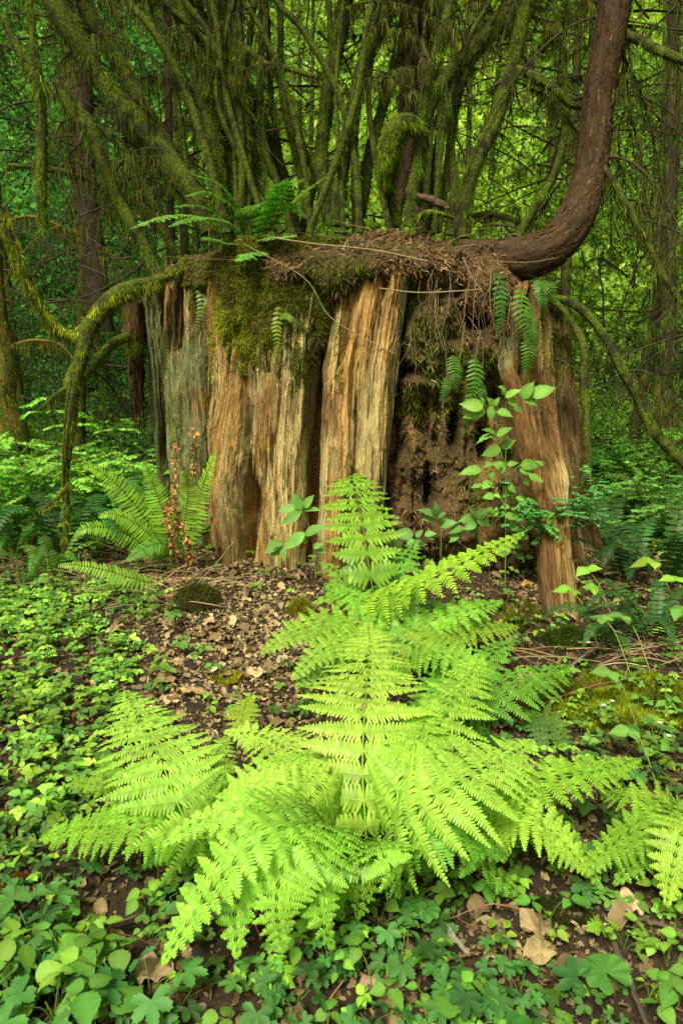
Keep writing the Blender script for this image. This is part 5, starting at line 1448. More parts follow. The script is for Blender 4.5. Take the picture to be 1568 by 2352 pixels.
h1 = scatter(6000, lambda u, v, x, y: herb_dens(u, v) * sstep(2350, 1900, v), r=rng)
tag(herb_cloud(h1, .034, T_ovate, [(.26, .48, .06), (.19, .40, .06), (.33, .54, .07), (.13, .30, .06)]).build('ground_cover', M['leaf']), 'low carpet of small light green three leaved herbs', 'ground cover', kind='stuff')
h2 = scatter(3200, lambda u, v, x, y: herb_dens(u, v) * (.35 + .65 * sstep(1600, 1800, v)), r=rng)
tag(herb_cloud(h2, .042, T_lobe3, [(.16, .34, .07), (.22, .42, .07), (.12, .28, .06)], (2, 4), (.015, .07)).build('lobed_ground_cover', M['leaf']), 'scattered dull green lobed herb leaves close to the soil', 'ground cover', kind='stuff')
h3 = scatter(1100, lambda u, v, x, y: herb_dens(u, v), r=rng)
tag(herb_cloud(h3, .026, T_ovate2, [(.30, .50, .05), (.22, .42, .05)], (4, 6), (.02, .06)).build('seedling_cover', M['leaf']), 'tiny yellow green seedlings spread through the litter', 'ground cover', kind='stuff')
# back of the clearing
h4 = scatter(9000, lambda u, v, x, y: .35 + .5 * (fbm(x * 1.3, y * 1.3, s=77, o=3) > -.1), (-7, 7), (5.2, 15), rng)
h4 = h4[(np.abs(h4[:, 0] - .2) > 1.2) | (h4[:, 1] > 7.5)]
tag(herb_cloud(h4, .06, T_ovate, [(.10, .26, .04), (.16, .34, .04), (.24, .42, .04), (.07, .19, .04)], (3, 4), (.03, .28)).build('undergrowth', M['bg']), 'green undergrowth on the ground behind and beside the stump', 'undergrowth', kind='stuff')


def lit_dens(u, v, x, y):
    d = .30 + .25 * fbm(x * 2, y * 2, s=63, o=3)
    d = d + .7 * sstep(1.3, .6, np.hypot((u - 540) / 230, (v - 1490) / 230)) + .3 * sstep(1.3, .6, np.hypot((u - 1230) / 170, (v - 2140) / 90)) + .3 * sstep(1150, 1250, u) * sstep(1500, 1300, v)
    return np.clip(d, 0, 1)


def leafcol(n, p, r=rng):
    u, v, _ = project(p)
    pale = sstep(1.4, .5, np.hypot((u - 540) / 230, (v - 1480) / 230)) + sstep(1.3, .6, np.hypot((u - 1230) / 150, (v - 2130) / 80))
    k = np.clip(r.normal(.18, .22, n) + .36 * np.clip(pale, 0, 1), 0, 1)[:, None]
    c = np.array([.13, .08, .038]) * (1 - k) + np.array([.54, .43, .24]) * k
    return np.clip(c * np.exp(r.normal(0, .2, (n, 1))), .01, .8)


b = MB()
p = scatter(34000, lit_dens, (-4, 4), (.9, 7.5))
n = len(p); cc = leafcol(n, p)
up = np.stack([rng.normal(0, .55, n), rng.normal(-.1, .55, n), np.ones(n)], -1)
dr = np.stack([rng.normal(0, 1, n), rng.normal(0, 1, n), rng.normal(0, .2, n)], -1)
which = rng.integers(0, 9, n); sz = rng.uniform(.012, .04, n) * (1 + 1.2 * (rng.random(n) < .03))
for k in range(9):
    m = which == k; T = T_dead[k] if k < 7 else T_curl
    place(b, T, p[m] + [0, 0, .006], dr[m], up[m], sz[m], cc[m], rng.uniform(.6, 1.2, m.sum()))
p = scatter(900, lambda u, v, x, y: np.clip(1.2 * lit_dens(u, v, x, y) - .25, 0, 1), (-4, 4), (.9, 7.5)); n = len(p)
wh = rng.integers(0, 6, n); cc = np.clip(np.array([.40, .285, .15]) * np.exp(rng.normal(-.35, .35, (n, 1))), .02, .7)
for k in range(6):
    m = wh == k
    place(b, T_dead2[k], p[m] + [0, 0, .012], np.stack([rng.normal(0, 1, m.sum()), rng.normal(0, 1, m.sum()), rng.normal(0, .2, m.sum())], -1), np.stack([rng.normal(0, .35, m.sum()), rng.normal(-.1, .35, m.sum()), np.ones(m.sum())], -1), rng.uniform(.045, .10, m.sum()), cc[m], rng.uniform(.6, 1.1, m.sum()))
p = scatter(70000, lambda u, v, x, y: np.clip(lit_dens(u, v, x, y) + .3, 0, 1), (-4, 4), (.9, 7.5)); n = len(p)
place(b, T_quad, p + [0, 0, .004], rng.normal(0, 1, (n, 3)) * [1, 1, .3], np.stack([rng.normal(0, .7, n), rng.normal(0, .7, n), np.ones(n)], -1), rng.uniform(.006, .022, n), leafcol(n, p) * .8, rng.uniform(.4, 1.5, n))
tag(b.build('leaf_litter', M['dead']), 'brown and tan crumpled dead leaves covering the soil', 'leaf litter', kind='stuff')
b = MB()
p = scatter(900, lambda u, v, x, y: .4 + .5 * lit_dens(u, v, x, y), (-4, 4), (.9, 7.5))
for q_ in p:
    L_ = rng.uniform(.06, .32); a = rng.uniform(0, 6.28); d = np.array([math.cos(a), math.sin(a), 0])
    e = q_ + d * L_; e[2] = float(ground(e[0], e[1])) + .015
    c = catmull([q_ + [0, 0, .01], (q_ + e) / 2 + rng.normal(0, .012, 3) + [0, 0, .012], e], 7)
    tube(b, c, np.linspace(rng.uniform(.0015, .0045), .0012, 7), 4, jit([.14, .085, .05], 1, .45)[0], cap=False)
# dry straw at the back right and by the sword fern
for (u0, u1, v0, v1, n_) in ((1380, 1600, 1080, 1330, 260), (300, 440, 1300, 1400, 60), (0, 330, 1180, 1380, 90), (1300, 1600, 1480, 1560, 30)):
    for _ in range(n_):
        q_ = G(rng.uniform(u0, u1), rng.uniform(v0, v1), .01); L_ = rng.uniform(.12, .5); a = rng.normal(0, .6) + math.pi * (rng.random() < .5)
        e = q_ + np.array([math.cos(a), math.sin(a), 0]) * L_; e[2] = float(ground(e[0], e[1])) + rng.uniform(.01, .12)
        tube(b, catmull([q_, (q_ + e) / 2 + [0, 0, .02], e], 6), .003, 3, jit([.34, .24, .14], 1, .35)[0], cap=False)
tag(b.build('twig_litter', M['twig']), 'thin dry twigs and straw strewn over the forest floor', 'twig litter', kind='stuff')

# moss on the ground at the right, with smaller tufts
b = MB()
def gmoss(u, v, ru, rv, n, col, hi, L=(.008, .022)):
    c0 = G(u, v); ex = abs(G(u + ru, v)[0] - c0[0]); ey = abs(G(u, v - rv)[1] - c0[1])
    a = rng.random(n) ** .5; th_ = rng.random(n) * 6.283
    x = c0[0] + ex * a * np.cos(th_); y = c0[1] + ey * a * np.sin(th_)
    nz = fbm(x * 9, y * 9, s=66, o=4)
    k = (a + nz * .5) < .95
    x, y, nz = x[k], y[k], nz[k]; m = len(x)
    p = gpos(x, y, .004 + .015 * np.clip(nz, 0, 1)); t = sstep(-.3, .4, nz)[:, None]
    cl = np.clip((np.array(col) * (1 - t) + np.array(hi) * t) * np.exp(rng.normal(0, .3, (m, 1))), 0, 1)
    place(b, T_tri, p, rng.normal(0, .7, (m, 3)) + [0, 0, .7], rng.normal(0, 1, (m, 3)), rng.uniform(*L, m) * 1.4, cl, rng.uniform(.2, .4, m))
gmoss(1420, 1610, 200, 75, 42000, (.09, .12, .012), (.26, .36, .02))
gmoss(1230, 1600, 40, 30, 3000, (.08, .12, .012), (.2, .28, .02))
gmoss(525, 1557, 40, 16, 3000, (.12, .15, .012), (.3, .34, .02))
gmoss(1290, 2100, 70, 26, 4000, (.03, .04, .012), (.08, .1, .02))
gmoss(1200, 1420, 70, 40, 5000, (.05, .06, .012), (.12, .15, .02))
tag(b.build('ground_moss', M['moss']), 'bright green moss spread over the soil at the right', 'moss', kind='stuff')
for lab, u, v, r_u, h, col, hi in (('dark olive moss hummock at the left foot of the stump', 450, 1392, 36, .16, (.05, .055, .012), (.12, .13, .02)), ('small yellow green moss covered stub before the stump', 690, 1412, 20, .11, (.14, .14, .015), (.34, .33, .03)),
                                   ('mossy hump below the right buttress', 1300, 1480, 40, .1, (.04, .06, .012), (.12, .17, .02))):
    c0 = G(u, v); r0 = r_u * depth_at(c0) / FPX
    root = empty('moss_hummock', c0, lab, 'moss')
    t_ = np.linspace(0, 1, 10); a_ = np.linspace(0, 6.283, 24, endpoint=False); A, T_ = np.meshgrid(a_, t_)
    R_ = r0 * 1.3 * np.sin(T_ * math.pi / 2 * .98 + .03) * (1 + .35 * vn(np.cos(A) * 1.5 + u, np.sin(A) * 1.5, s=3) + .2 * vn(np.cos(A) * 5, np.sin(A) * 5, T_ * 3, s=4)); zz_ = h * .8 * np.cos(T_ * math.pi / 2) * (1 + .3 * vn(np.cos(A) * 3, np.sin(A) * 3, s=6) * T_)
    g_ = np.stack([c0[0] + R_ * np.cos(A), c0[1] + R_ * np.sin(A), c0[2] + zz_ - .01], -1)
    ii = np.arange(A.size).reshape(A.shape); jj = np.roll(ii, -1, 1)
    b = MB(); b.add(g_, None, np.stack([ii[:-1], ii[1:], jj[1:], jj[:-1]], -1).reshape(-1, 4), col); b.build('clump', M['duff'], root)
    n = 5000; i_, j_ = rng.integers(0, 10, n), rng.integers(0, 24, n)
    p = g_[i_, j_] + rng.normal(0, .014, (n, 3)); nn_ = norm(p - c0)
    t = rng.random((n, 1)) * sstep(.0, .8, nn_[:, 2:3])
    b = MB(); place(b, T_tri, p, nn_ + rng.normal(0, .6, (n, 3)), rng.normal(0, 1, (n, 3)), rng.uniform(.012, .028, n), np.array(col) * (1 - t) + np.array(hi) * t, .25)
    b.build('moss', M['moss'], root)


# ------------------------------------------------------------------ individual herbs near the camera
def herb(kind, seed):
    r = np.random.default_rng(seed)
    root = empty('herb_plant', (0, 0, 0))
    st = MB(); lf = MB()
    spec = dict(candy=(T_ovate2, (4, 6), (.03, .06), (.19, .38, .05), (.04, .12)), water=(T_lobe, (4, 7), (.06, .10), (.09, .25, .06), (.04, .10)),
                berry=(T_toothw, (3, 3), (.05, .07), (.13, .30, .05), (.07, .12)), sprout=(T_ovate, (4, 6), (.022, .04), (.28, .50, .05), (.03, .07)))[kind]
    T, nr, sr, col, hr = spec
    n = r.integers(nr[0], nr[1] + 1)
    if kind == 'berry':
        for k in range(r.integers(2, 4)):
            a = r.uniform(0, 6.28); h = r.uniform(*hr); tip = np.array([math.cos(a) * .06, math.sin(a) * .06, h])
            tube(st, catmull([(0, 0, 0), tip * [.4, .4, .7], tip], 8), .0016, 4, (.2, .3, .06), cap=False)
            for q_ in (0, 2.1, -2.1):
                s_ = r.uniform(*sr) * (1 if q_ == 0 else .8); d = np.array([math.cos(a + q_), math.sin(a + q_), -.1])
                place(lf, T, tip + d * .006, d, np.array([0, 0, 1.]) + r.normal(0, .25, 3), s_, jit(col, 1, .15, r))
    else:
        for k in range(n):
            a = k * 2.4 + r.normal(0, .3); h = r.uniform(*hr); rad = r.uniform(.015, .07) * (1 if kind != 'sprout' else .3)
            tip = np.array([math.cos(a) * rad, math.sin(a) * rad, h])
            tube(st, catmull([(0, 0, -.01), tip * [.3, .3, .6], tip], 8), .0014, 4, (.18, .28, .06), cap=False)
            d = np.array([math.cos(a), math.sin(a), r.normal(-.05, .25)]); s_ = r.uniform(*sr)
            place(lf, T, tip, d, np.array([0, -.15, 1.]) + r.normal(0, .3, 3), s_, jit(col, 1, .22, r) * (1.25 if k == n - 1 and kind == 'candy' else 1), r.uniform(.9, 1.1))
            if kind == 'candy' and r.random() < .6:
                d2 = np.array([math.cos(a + 2.6), math.sin(a + 2.6), .1]); place(lf, T, tip, d2, np.array([0, -.15, 1.]) + r.normal(0, .3, 3), s_ * .8, jit(col, 1, .2, r))
    st.build('stems', M['leaf'], root).name = 'stem'; lf.build('leaves', M['leaf'], root).name = 'foliage'
    return root


kinds = ['candy', 'water', 'sprout', 'berry']
klab = dict(candy='bright herb with smooth oval leaves', water='dull green herb with lobed leaves', sprout='small yellow green seedling', berry='trailing plant with toothed leaves in threes')
HP = {k: [herb(k, 40 + 10 * i + kinds.index(k)) for i in range(4)] for k in kinds}
hu = set()
def put_herb(kind, u, v, sc=1.0, p=None):
    i = int(rng.integers(0, 4)); o = HP[kind][i]
    p = G(u, v) if p is None else p
    if (kind, i) in hu: o = dup(o, p, rng.uniform(0, 6.28), sc)
    else: hu.add((kind, i)); o.location = tuple(p); o.rotation_euler = (0, 0, rng.uniform(0, 6.28)); o.scale = (sc, sc, sc)
    uu_, vv_ = u, v
    zone = ('in the bottom left corner' if uu_ < 400 and vv_ > 2100 else 'along the bottom edge' if vv_ > 2180 else 'left of the ferns' if uu_ < 400 else 'right of the ferns' if uu_ > 1150 and vv_ < 1950 else 'just below the ferns' if vv_ > 1950 else 'around the fern bases')
    o['label'] = klab[kind] + ' ' + zone; o['category'] = 'herb'; o['group'] = klab[kind] + 's ' + zone
    return o
# lush bottom left corner
for k in range(24):
    u, v = rng.uniform(-40, 380), rng.uniform(2160, 2430)
    if v < 2160 + max(0, (abs(u - 230) - 150)) * .5: v += 60
    put_herb(['candy', 'water', 'water', 'candy', 'berry'][k % 5], u, v, rng.uniform(.8, 1.25))
for k in range(44):
    u, v = rng.uniform(380, 1620), 2215 + 220 * rng.random()
    if math.hypot((u - 1230) / 200, (v - 2170) / 70) < 1 or math.hypot((u - 480) / 110, (v - 2230) / 60) < 1: continue
    put_herb(['candy', 'water', 'sprout', 'water', 'sprout', 'berry'][k % 6], u, v, rng.uniform(.55, .95))
for u, v, kd, s_ in [(800, 2060, 'candy', .9), (860, 2090, 'candy', .8), (900, 2010, 'berry', .9), (980, 1990, 'candy', .9), (1010, 2030, 'candy', 1), (960, 2100, 'water', .9), (870, 2150, 'water', .8), (800, 2150, 'sprout', 1), (760, 2210, 'water', .7),
                     (340, 2110, 'candy', .8), (375, 2090, 'candy', .8), (350, 2170, 'candy', .6), (410, 2120, 'water', .6), (430, 2060, 'water', .7), (1100, 2050, 'berry', .8), (1130, 2080, 'sprout', 1), (1190, 2050, 'sprout', 1), (1260, 2120, 'berry', .8), (1265, 2160, 'sprout', 1), (1150, 2180, 'sprout', 1),
                     (1430, 2190, 'candy', .7), (1500, 2180, 'candy', .7), (1330, 2000, 'water', .9), (1400, 1990, 'water', .9), (1520, 2060, 'candy', .7), (1550, 2120, 'candy', .7), (120, 2130, 'candy', .7), (150, 2180, 'candy', .8), (20, 2190, 'candy', .6),
                     (480, 1650, 'sprout', 1), (540, 1640, 'berry', .7), (600, 1700, 'berry', .8), (470, 1550, 'berry', .9), (400, 1500, 'berry', .9), (395, 1440, 'berry', .9), (480, 1620, 'sprout', 1), (580, 1620, 'sprout', 1), (460, 1500, 'berry', .7), (340, 1560, 'berry', 1), (310, 1500, 'berry', 1), (420, 1430, 'berry', .8), (350, 1370, 'candy', .7),
                     (680, 1550, 'berry', .7), (700, 1640, 'water', .8), (1150, 1660, 'candy', .9), (1120, 1640, 'berry', 1), (1180, 1680, 'water', .8), (1160, 1400, 'berry', .9), (1190, 1450, 'berry', .9), (1120, 1400, 'candy', .7), (1230, 1470, 'sprout', 1), (1200, 1500, 'berry', .8), (1300, 1560, 'sprout', 1),
                     (1490, 1740, 'berry', 1), (1460, 1800, 'water', .8), (1500, 1720, 'water', .8), (1440, 1830, 'berry', .8), (1550, 1650, 'berry', .8), (1480, 1430, 'berry', 1), (1440, 1400, 'berry', .9), (1530, 1400, 'candy', .8), (1560, 1540, 'berry', .9), (1320, 1620, 'sprout', 1), (1350, 1660, 'candy', .6), (1440, 1620, 'berry', .8),
                     (260, 1950, 'water', .6), (200, 1990, 'water', .6), (300, 2010, 'water', .6), (100, 2060, 'water', .7), (60, 2080, 'water', .7), (40, 1950, 'water', .7), (20, 2010, 'water', .7), (170, 2040, 'water', .6)]:
    put_herb(kd, u, v, s_)


def broad(name, label, u, v, h, size, T, col, tiltv=(0, -.3, 1), az=1.57, stemfrom=None, cat='herb'):
    p = G(u, v, h); f = G(u + 10, v + 10) if stemfrom is None else G(*stemfrom)
    root = empty(name, f, label, cat)
    b = MB(); tube(b, catmull([f, f * .5 + p * .5 + [0, 0, .01], p], 8), .0022, 5, (.2, .32, .06), cap=False); b.build('stem', M['leaf'], root)
    b = MB(); place(b, T, p, (math.cos(az), math.sin(az), 0), tiltv, size, jit(col, 1, .05)); b.build('leaf', M['leaf'], root)
broad('round_leaf_plant', 'large round scalloped pale green leaf at the lower right', 1420, 2270, .08, .125, T_round, (.14, .32, .06), az=1.9)
broad('round_leaf_plant', 'round scalloped leaf just under the middle of the ferns', 960, 2110, .08, .10, T_round, (.13, .32, .06), az=1.2)
broad('round_leaf_plant', 'small round leaf lying over the fern pinnae on its tall stalk', 948, 1905, .3, .055, T_round, (.28, .5, .08), az=1.4, stemfrom=(955, 2110))
broad('round_leaf_plant', 'second small round leaf on a hairy stalk over the ferns', 935, 1990, .22, .06, T_round, (.28, .5, .08), az=2.2, stemfrom=(952, 2110))
broad('round_leaf_plant', 'broad dark maple shaped leaf at the lower right', 1360, 2260, .07, .10, T_lobe, (.06, .19, .05), az=2.6)
broad('broad_leaf_plant', 'big toothed leaf standing at the bottom edge left of centre', 265, 2330, .09, .10, T_toothw, (.12, .30, .05), az=1.2)
broad('broad_leaf_plant', 'toothed pale leaf at the bottom edge right of centre', 1030, 2340, .09, .09, T_toothw, (.14, .34, .05), az=1.5)


def leafy(name, label, Y, stems, leaves, T=T_ovate2, col=(.15, .36, .055), wid=.76, cat='shrub', Z=(784, 588), lean=.0, f=.5, stemc=(.2, .33, .08)):
    """stems: polylines, leaves: (base, tip) in enlarged-crop units, on a plane near depth Y with random offsets"""
    cv_ = lambda a, b, yy: P(Z[0] + a * f, Z[1] + b * f, yy)
    s0 = stems[0][0]
    root = empty(name, cv_(s0[0], s0[1], Y), label, cat)
    b = MB()
    for pl in stems:
        c = catmull([cv_(a, bb, Y) for a, bb in pl], 14); tube(b, c, np.linspace(.0045, .002, 14), 5, stemc, cap=False)
    b.build('stem', M['leaf'], root)
    b = MB()
    for (x0, y0, x1, y1) in leaves:
        yy = Y + rng.uniform(-.06, .03); a = cv_(x0, y0, yy); e = cv_(x1, y1, yy - rng.uniform(0, .05))
        L_ = np.linalg.norm(e - a)
        place(b, T, a, e - a, np.array([rng.normal(0, .25), -.8, .55]) + rng.normal(0, .15, 3), L_, jit(col, 1, .12), wid * rng.uniform(.9, 1.15))
    b.build('foliage', M['leaf'], root)
    return root


RL = [(x_, y_, x_ + rng.normal(0, 32), y_ + rng.normal(0, 24)) for x_, y_ in zip(rng.uniform(630, 960, 24), rng.uniform(940, 1300, 24))]
leafy('leafy_shrub', 'tall slender shrub shoot with pale oval leaflets before the right buttress', 4.3,
      [[(750, 1560), (752, 1300), (752, 1000), (755, 740), (748, 640)], [(755, 740), (790, 690), (820, 655)], [(750, 775), (725, 730), (700, 700)], [(738, 930), (715, 850), (705, 815)], [(752, 1000), (690, 960), (640, 985)], [(752, 1010), (820, 960)], [(750, 1150), (700, 1060), (670, 1010)]],
      [(820, 655, 880, 582), (868, 645, 980, 592), (830, 655, 916, 672), (765, 655, 812, 690), (785, 692, 838, 712), (752, 615, 728, 595), (752, 650, 815, 605), (748, 640, 745, 600), (650, 695, 548, 672), (655, 700, 560, 735), (655, 690, 650, 648), (700, 690, 678, 655), (690, 690, 684, 752), (712, 712, 785, 725), (700, 690, 720, 650),
       (706, 818, 662, 785), (705, 822, 620, 835), (712, 828, 772, 780), (728, 880, 650, 915), (730, 880, 795, 845), (640, 985, 545, 985), (640, 990, 590, 1020), (640, 980, 610, 955), (680, 985, 700, 1030), (700, 965, 670, 940), (752, 970, 700, 950), (760, 960, 810, 945), (820, 960, 915, 955), (815, 985, 880, 995), (860, 1010, 930, 1030),
       (840, 1020, 860, 1060), (700, 1060, 655, 1035), (690, 1040, 630, 1060), (700, 1100, 655, 1105), (700, 1095, 728, 1105), (745, 1090, 800, 1070), (760, 1050, 800, 1080), (720, 1170, 680, 1190), (740, 1170, 740, 1200), (750, 1190, 810, 1200), (770, 1240, 830, 1260), (770, 1150, 730, 1150), (800, 1110, 850, 1120), (620, 1060, 640, 1080)] + RL)
leafy('leafy_shrub', 'pale oval leaved shoot in front of the left foot of the centre slab', 4.45,
      [[(1450, 1480), (1440, 1340), (1420, 1250), (1388, 1165)], [(1400, 1280), (1350, 1290), (1300, 1320)]],
      [(1385, 1165, 1342, 1090), (1388, 1160, 1438, 1098), (1380, 1165, 1275, 1162), (1390, 1170, 1476, 1158), (1382, 1175, 1290, 1232), (1388, 1165, 1370, 1190), (1400, 1285, 1490, 1230), (1398, 1270, 1305, 1345), (1400, 1290, 1400, 1330), (1300, 1322, 1240, 1308), (1298, 1325, 1203, 1360), (1300, 1328, 1238, 1392), (1305, 1330, 1300, 1402), (1440, 1340, 1480, 1320), (1450, 1350, 1500, 1360)],
      Z=(0, 588), col=(.20, .40, .09), T=T_ovate)
leafy('leafy_shrub', 'low shoots with oval leaves under the dark hollow of the stump', 4.55,
      [[(455, 1380), (455, 1250), (435, 1200)], [(640, 1360), (628, 1270), (620, 1210)], [(350, 1400), (330, 1320)], [(780, 1400), (775, 1340)]],
      [(435, 1198, 362, 1150), (435, 1198, 438, 1140), (432, 1200, 378, 1206), (440, 1198, 478, 1178), (450, 1240, 525, 1215), (455, 1240, 470, 1200), (620, 1208, 548, 1206), (622, 1208, 600, 1158), (622, 1205, 672, 1158), (622, 1212, 684, 1232), (620, 1230, 560, 1250), (615, 1235, 585, 1280), (560, 1250, 485, 1262), (545, 1250, 500, 1290),
       (540, 1280, 492, 1310), (330, 1280, 240, 1270), (340, 1290, 370, 1260), (330, 1300, 300, 1330), (330, 1320, 384, 1320), (380, 1280, 430, 1270), (400, 1290, 430, 1300), (230, 1310, 180, 1290), (240, 1300, 280, 1345), (780, 1330, 715, 1355), (775, 1340, 735, 1380), (780, 1335, 830, 1330), (775, 1350, 800, 1365), (840, 1385, 800, 1370), (845, 1380, 885, 1385), (840, 1390, 830, 1410), (400, 1390, 380, 1420), (90, 1420, 30, 1400), (60, 1440, 0, 1430)],
      col=(.13, .31, .07))


def trif(b, st, p, sz, az, col, r=rng, T=T_toothw):
    for q_, s_ in ((0, 1), (1.9, .8), (-1.9, .8)):
        d = np.array([math.cos(az + q_), math.sin(az + q_), r.normal(0, .12)]); place(b, T, p, d, np.array([0, -.35, 1.]) + r.normal(0, .15, 3), sz * s_, jit(col, 1, .1))
TB = [((1310, 1355), 45, .30), ((1348, 1308), 42, .34), ((1496, 1290), 55, .34), ((1548, 1330), 40, .3), ((1385, 1422), 46, .2), ((1430, 1415), 42, .2), ((1400, 1545), 46, .2), ((1445, 1680), 50, .15), ((1365, 1350), 34, .25), ((1560, 1400), 44, .2)]
for k, ((u, v), sp_x, h) in enumerate(TB):
    p = G(u, v, h); dep = depth_at(p); f0 = G(u + 70, v + 150)
    root = empty('bramble_shoot', f0, ['young bramble shoot in front of the right buttress, lowest leaf to the left', 'young bramble shoot with leaves against the foot of the outer right slab', 'pale bramble leaf held high near the right edge', 'bramble leaf cut by the right edge beside the dark fern', 'bramble leaf over the dark fern right of the buttress', 'second bramble leaf over the dark fern right of the buttress', 'bramble leaf hanging above the moss patch', 'bramble leaf below the moss patch', 'small bramble leaf between the two buttress shoots', 'bramble leaf at the right edge above the moss patch'][k], 'bramble')
    b = MB(); tube(b, catmull([f0, f0 * .4 + p * .6 + [0, 0, .05], p], 12), .0022, 5, (.3, .4, .08), cap=False); b.build('stem', M['leaf'], root)
    b = MB(); trif(b, None, p, sp_x * .95 * dep / FPX, rng.uniform(2.2, 4.0), (.26, .46, .06) if v < 1360 else (.14, .32, .06)); b.build('foliage', M['leaf'], root)


def small_shrub(seed, n=26, H=.6, col=(.10, .28, .06), lsz=.022, R=.45, ltwigs=9):
    r = np.random.default_rng(seed); root = empty('leafy_bush', (0, 0, 0))
    b = MB(); lf = MB()
    for k in range(n):
        a = r.uniform(0, 6.28); d = np.array([math.cos(a), math.sin(a), r.uniform(.7, 2.)])
        c = limb_pts((0, 0, -.02), d, H * r.uniform(.7, 1.4), r.uniform(.1, .4), 14, r, .12)
        tube(b, c, np.linspace(.004, .0015, 14), 4, (.12, .10, .05), cap=False)
        for m in range(ltwigs):
            tw = limb_pts(c[r.integers(4, 14)], [r.normal(0, 1), r.normal(0, 1), r.normal(.1, .2)], r.uniform(.3, .8) * R * .6, .2, 10, r, .08)
            tube(b, tw, .0012, 3, (.16, .16, .06), cap=False)
            nn = 9; t = np.linspace(.15, 1, nn); pc = np.stack([np.interp(t, np.linspace(0, 1, 10), tw[:, j]) for j in range(3)], -1)
            dt = norm(tw[-1] - tw[0]); sd2 = norm(np.cross(dt, [0, 0, 1]))
            for s_ in (1, -1):
                place(lf, T_ovate2, pc, dt * .5 + sd2 * s_, np.array([0, 0, 1.]) + r.normal(0, .3, (nn, 3)), r.uniform(.7, 1.2, nn) * lsz, jit(col, nn, .18, r), 1.1)
    b.build('twigs', M['twig'], root).name = 'twig'; lf.build('foliage', M['leaf'], root)
    return root
sh = [small_shrub(801, col=(.19, .44, .08), lsz=.03), small_shrub(802, 20, .9, (.24, .50, .07), .036, .7), small_shrub(803, 9, .42, (.12, .36, .08), .024, .45, 7)]
sh[2].location = tuple(P(1262, 1240, 4.35)); tag(sh[2], 'small leaved bush spreading before the two right slabs of the stump', 'bush')
o = dup(sh[2], P(1300, 1200, 4.5), 2.0, .8, 'small leaved bush twig cluster reaching right past the outer slab')
su2 = set()
for i, (u, v, Y, k) in enumerate([(40, 1010, 6.6, 0), (130, 1000, 6.9, 1), (230, 1010, 6.9, 0), (300, 1020, 6.8, 1), (10, 1060, 6.0, 1), (80, 980, 8, 1), (180, 960, 8.2, 1), (280, 960, 8.4, 0), (30, 960, 9, 1), (120, 930, 9.6, 0), (330, 1000, 7.4, 0), (-60, 1040, 6.5, 1),
                                  (1400, 1060, 8.6, 1), (1480, 1040, 9.2, 0), (1560, 1060, 8.2, 1), (1440, 1000, 11, 0), (1530, 990, 11.5, 1), (1390, 1000, 10, 1), (1620, 1040, 8.8, 0), (1350, 1030, 9, 0), (1570, 1180, 5.6, 0)]):
    p = P(u, v, Y); p[2] = float(ground(p[0], p[1])) - .02; s_ = rng.uniform(.9, 1.6)
    if k in su2: o = dup(sh[k], p, rng.uniform(0, 6), s_)
    else: o = sh[k]; su2.add(k); o.location = tuple(p); o.scale = (s_,) * 3
    sd_ = 'left' if u < 784 else 'right'
    tag(o, f'{["light green low bush", "taller light green loose bush"][k]} in the undergrowth {sd_} of the stump', 'bush', f'{["light green low bushes", "taller light green bushes"][k]} {sd_} of the stump')

# ------------------------------------------------------------------ sticks, leaves, small things on the floor
ST = [('grey mottled stick lying under the ferns at the bottom centre', [(1005, 2110), (1040, 2150), (1075, 2195)], .011, (.26, .24, .19)),
      ('reddish smooth stick lying across the bottom centre', [(880, 2245), (980, 2215), (1085, 2190)], .006, (.24, .09, .06)),
      ('dark twig running straight down at the bottom centre', [(1172, 2165), (1170, 2230), (1178, 2300)], .005, (.13, .07, .05)),
      ('dark stick slanting down at the bottom right', [(1410, 2170), (1440, 2240), (1470, 2320), (1490, 2380)], .009, (.10, .075, .06)),
      ('dark stick pointing to the right edge below the cut off fern', [(1390, 2085), (1470, 2110), (1580, 2145)], .008, (.13, .10, .08)),
      ('brown stick in the dirt at the lower left', [(215, 2175), (255, 2130), (318, 2100)], .006, (.12, .08, .06)),
      ('brown twig joining the stick in the dirt at the lower left', [(190, 2090), (225, 2108), (268, 2130)], .005, (.12, .08, .06)),
      ('dark stick in the bottom left corner', [(-10, 2290), (30, 2270), (80, 2245)], .007, (.09, .06, .04)),
      ('thin grey twig slanting up to the left slab', [(400, 1392), (440, 1355), (500, 1290), (540, 1240)], .005, (.25, .21, .15)),
      ('straight brown stalk standing by the moss hummock', [(392, 1405), (400, 1350), (408, 1310)], .004, (.3, .18, .08)),
      ('long brown twig leaning toward the moss hummock', [(295, 1430), (350, 1385), (390, 1350)], .004, (.3, .2, .1)),
      ('pale dead branch at the left edge below the sword ferns', [(-10, 1290), (40, 1262), (108, 1238)], .014, (.33, .29, .22)),
      ('grey bent branch lying above the moss patch', [(1300, 1540), (1350, 1500), (1440, 1450), (1500, 1462), (1568, 1545)], .008, (.20, .16, .13)),
      ('thin twig lying left of the moss patch', [(1180, 1500), (1240, 1530), (1300, 1545)], .006, (.17, .12, .09)),
      ('dark upright dead stalk right of the ferns', [(1226, 1465), (1215, 1430), (1195, 1390)], .006, (.08, .05, .04)),
      ('dead twig standing in the left herb carpet', [(100, 1555), (108, 1520), (112, 1485)], .004, (.1, .07, .05)),
      ('small brown twig by the small pale fern', [(190, 1640), (250, 1610), (290, 1580)], .006, (.16, .10, .07)),
      ('crossing thin stick left of the leftmost fern', [(180, 1660), (225, 1640), (260, 1625)], .005, (.12, .08, .06)),
      ('long thin pale stalk arching over the moss patch', [(1430, 1560), (1470, 1490), (1568, 1420)], .003, (.4, .3, .14))]
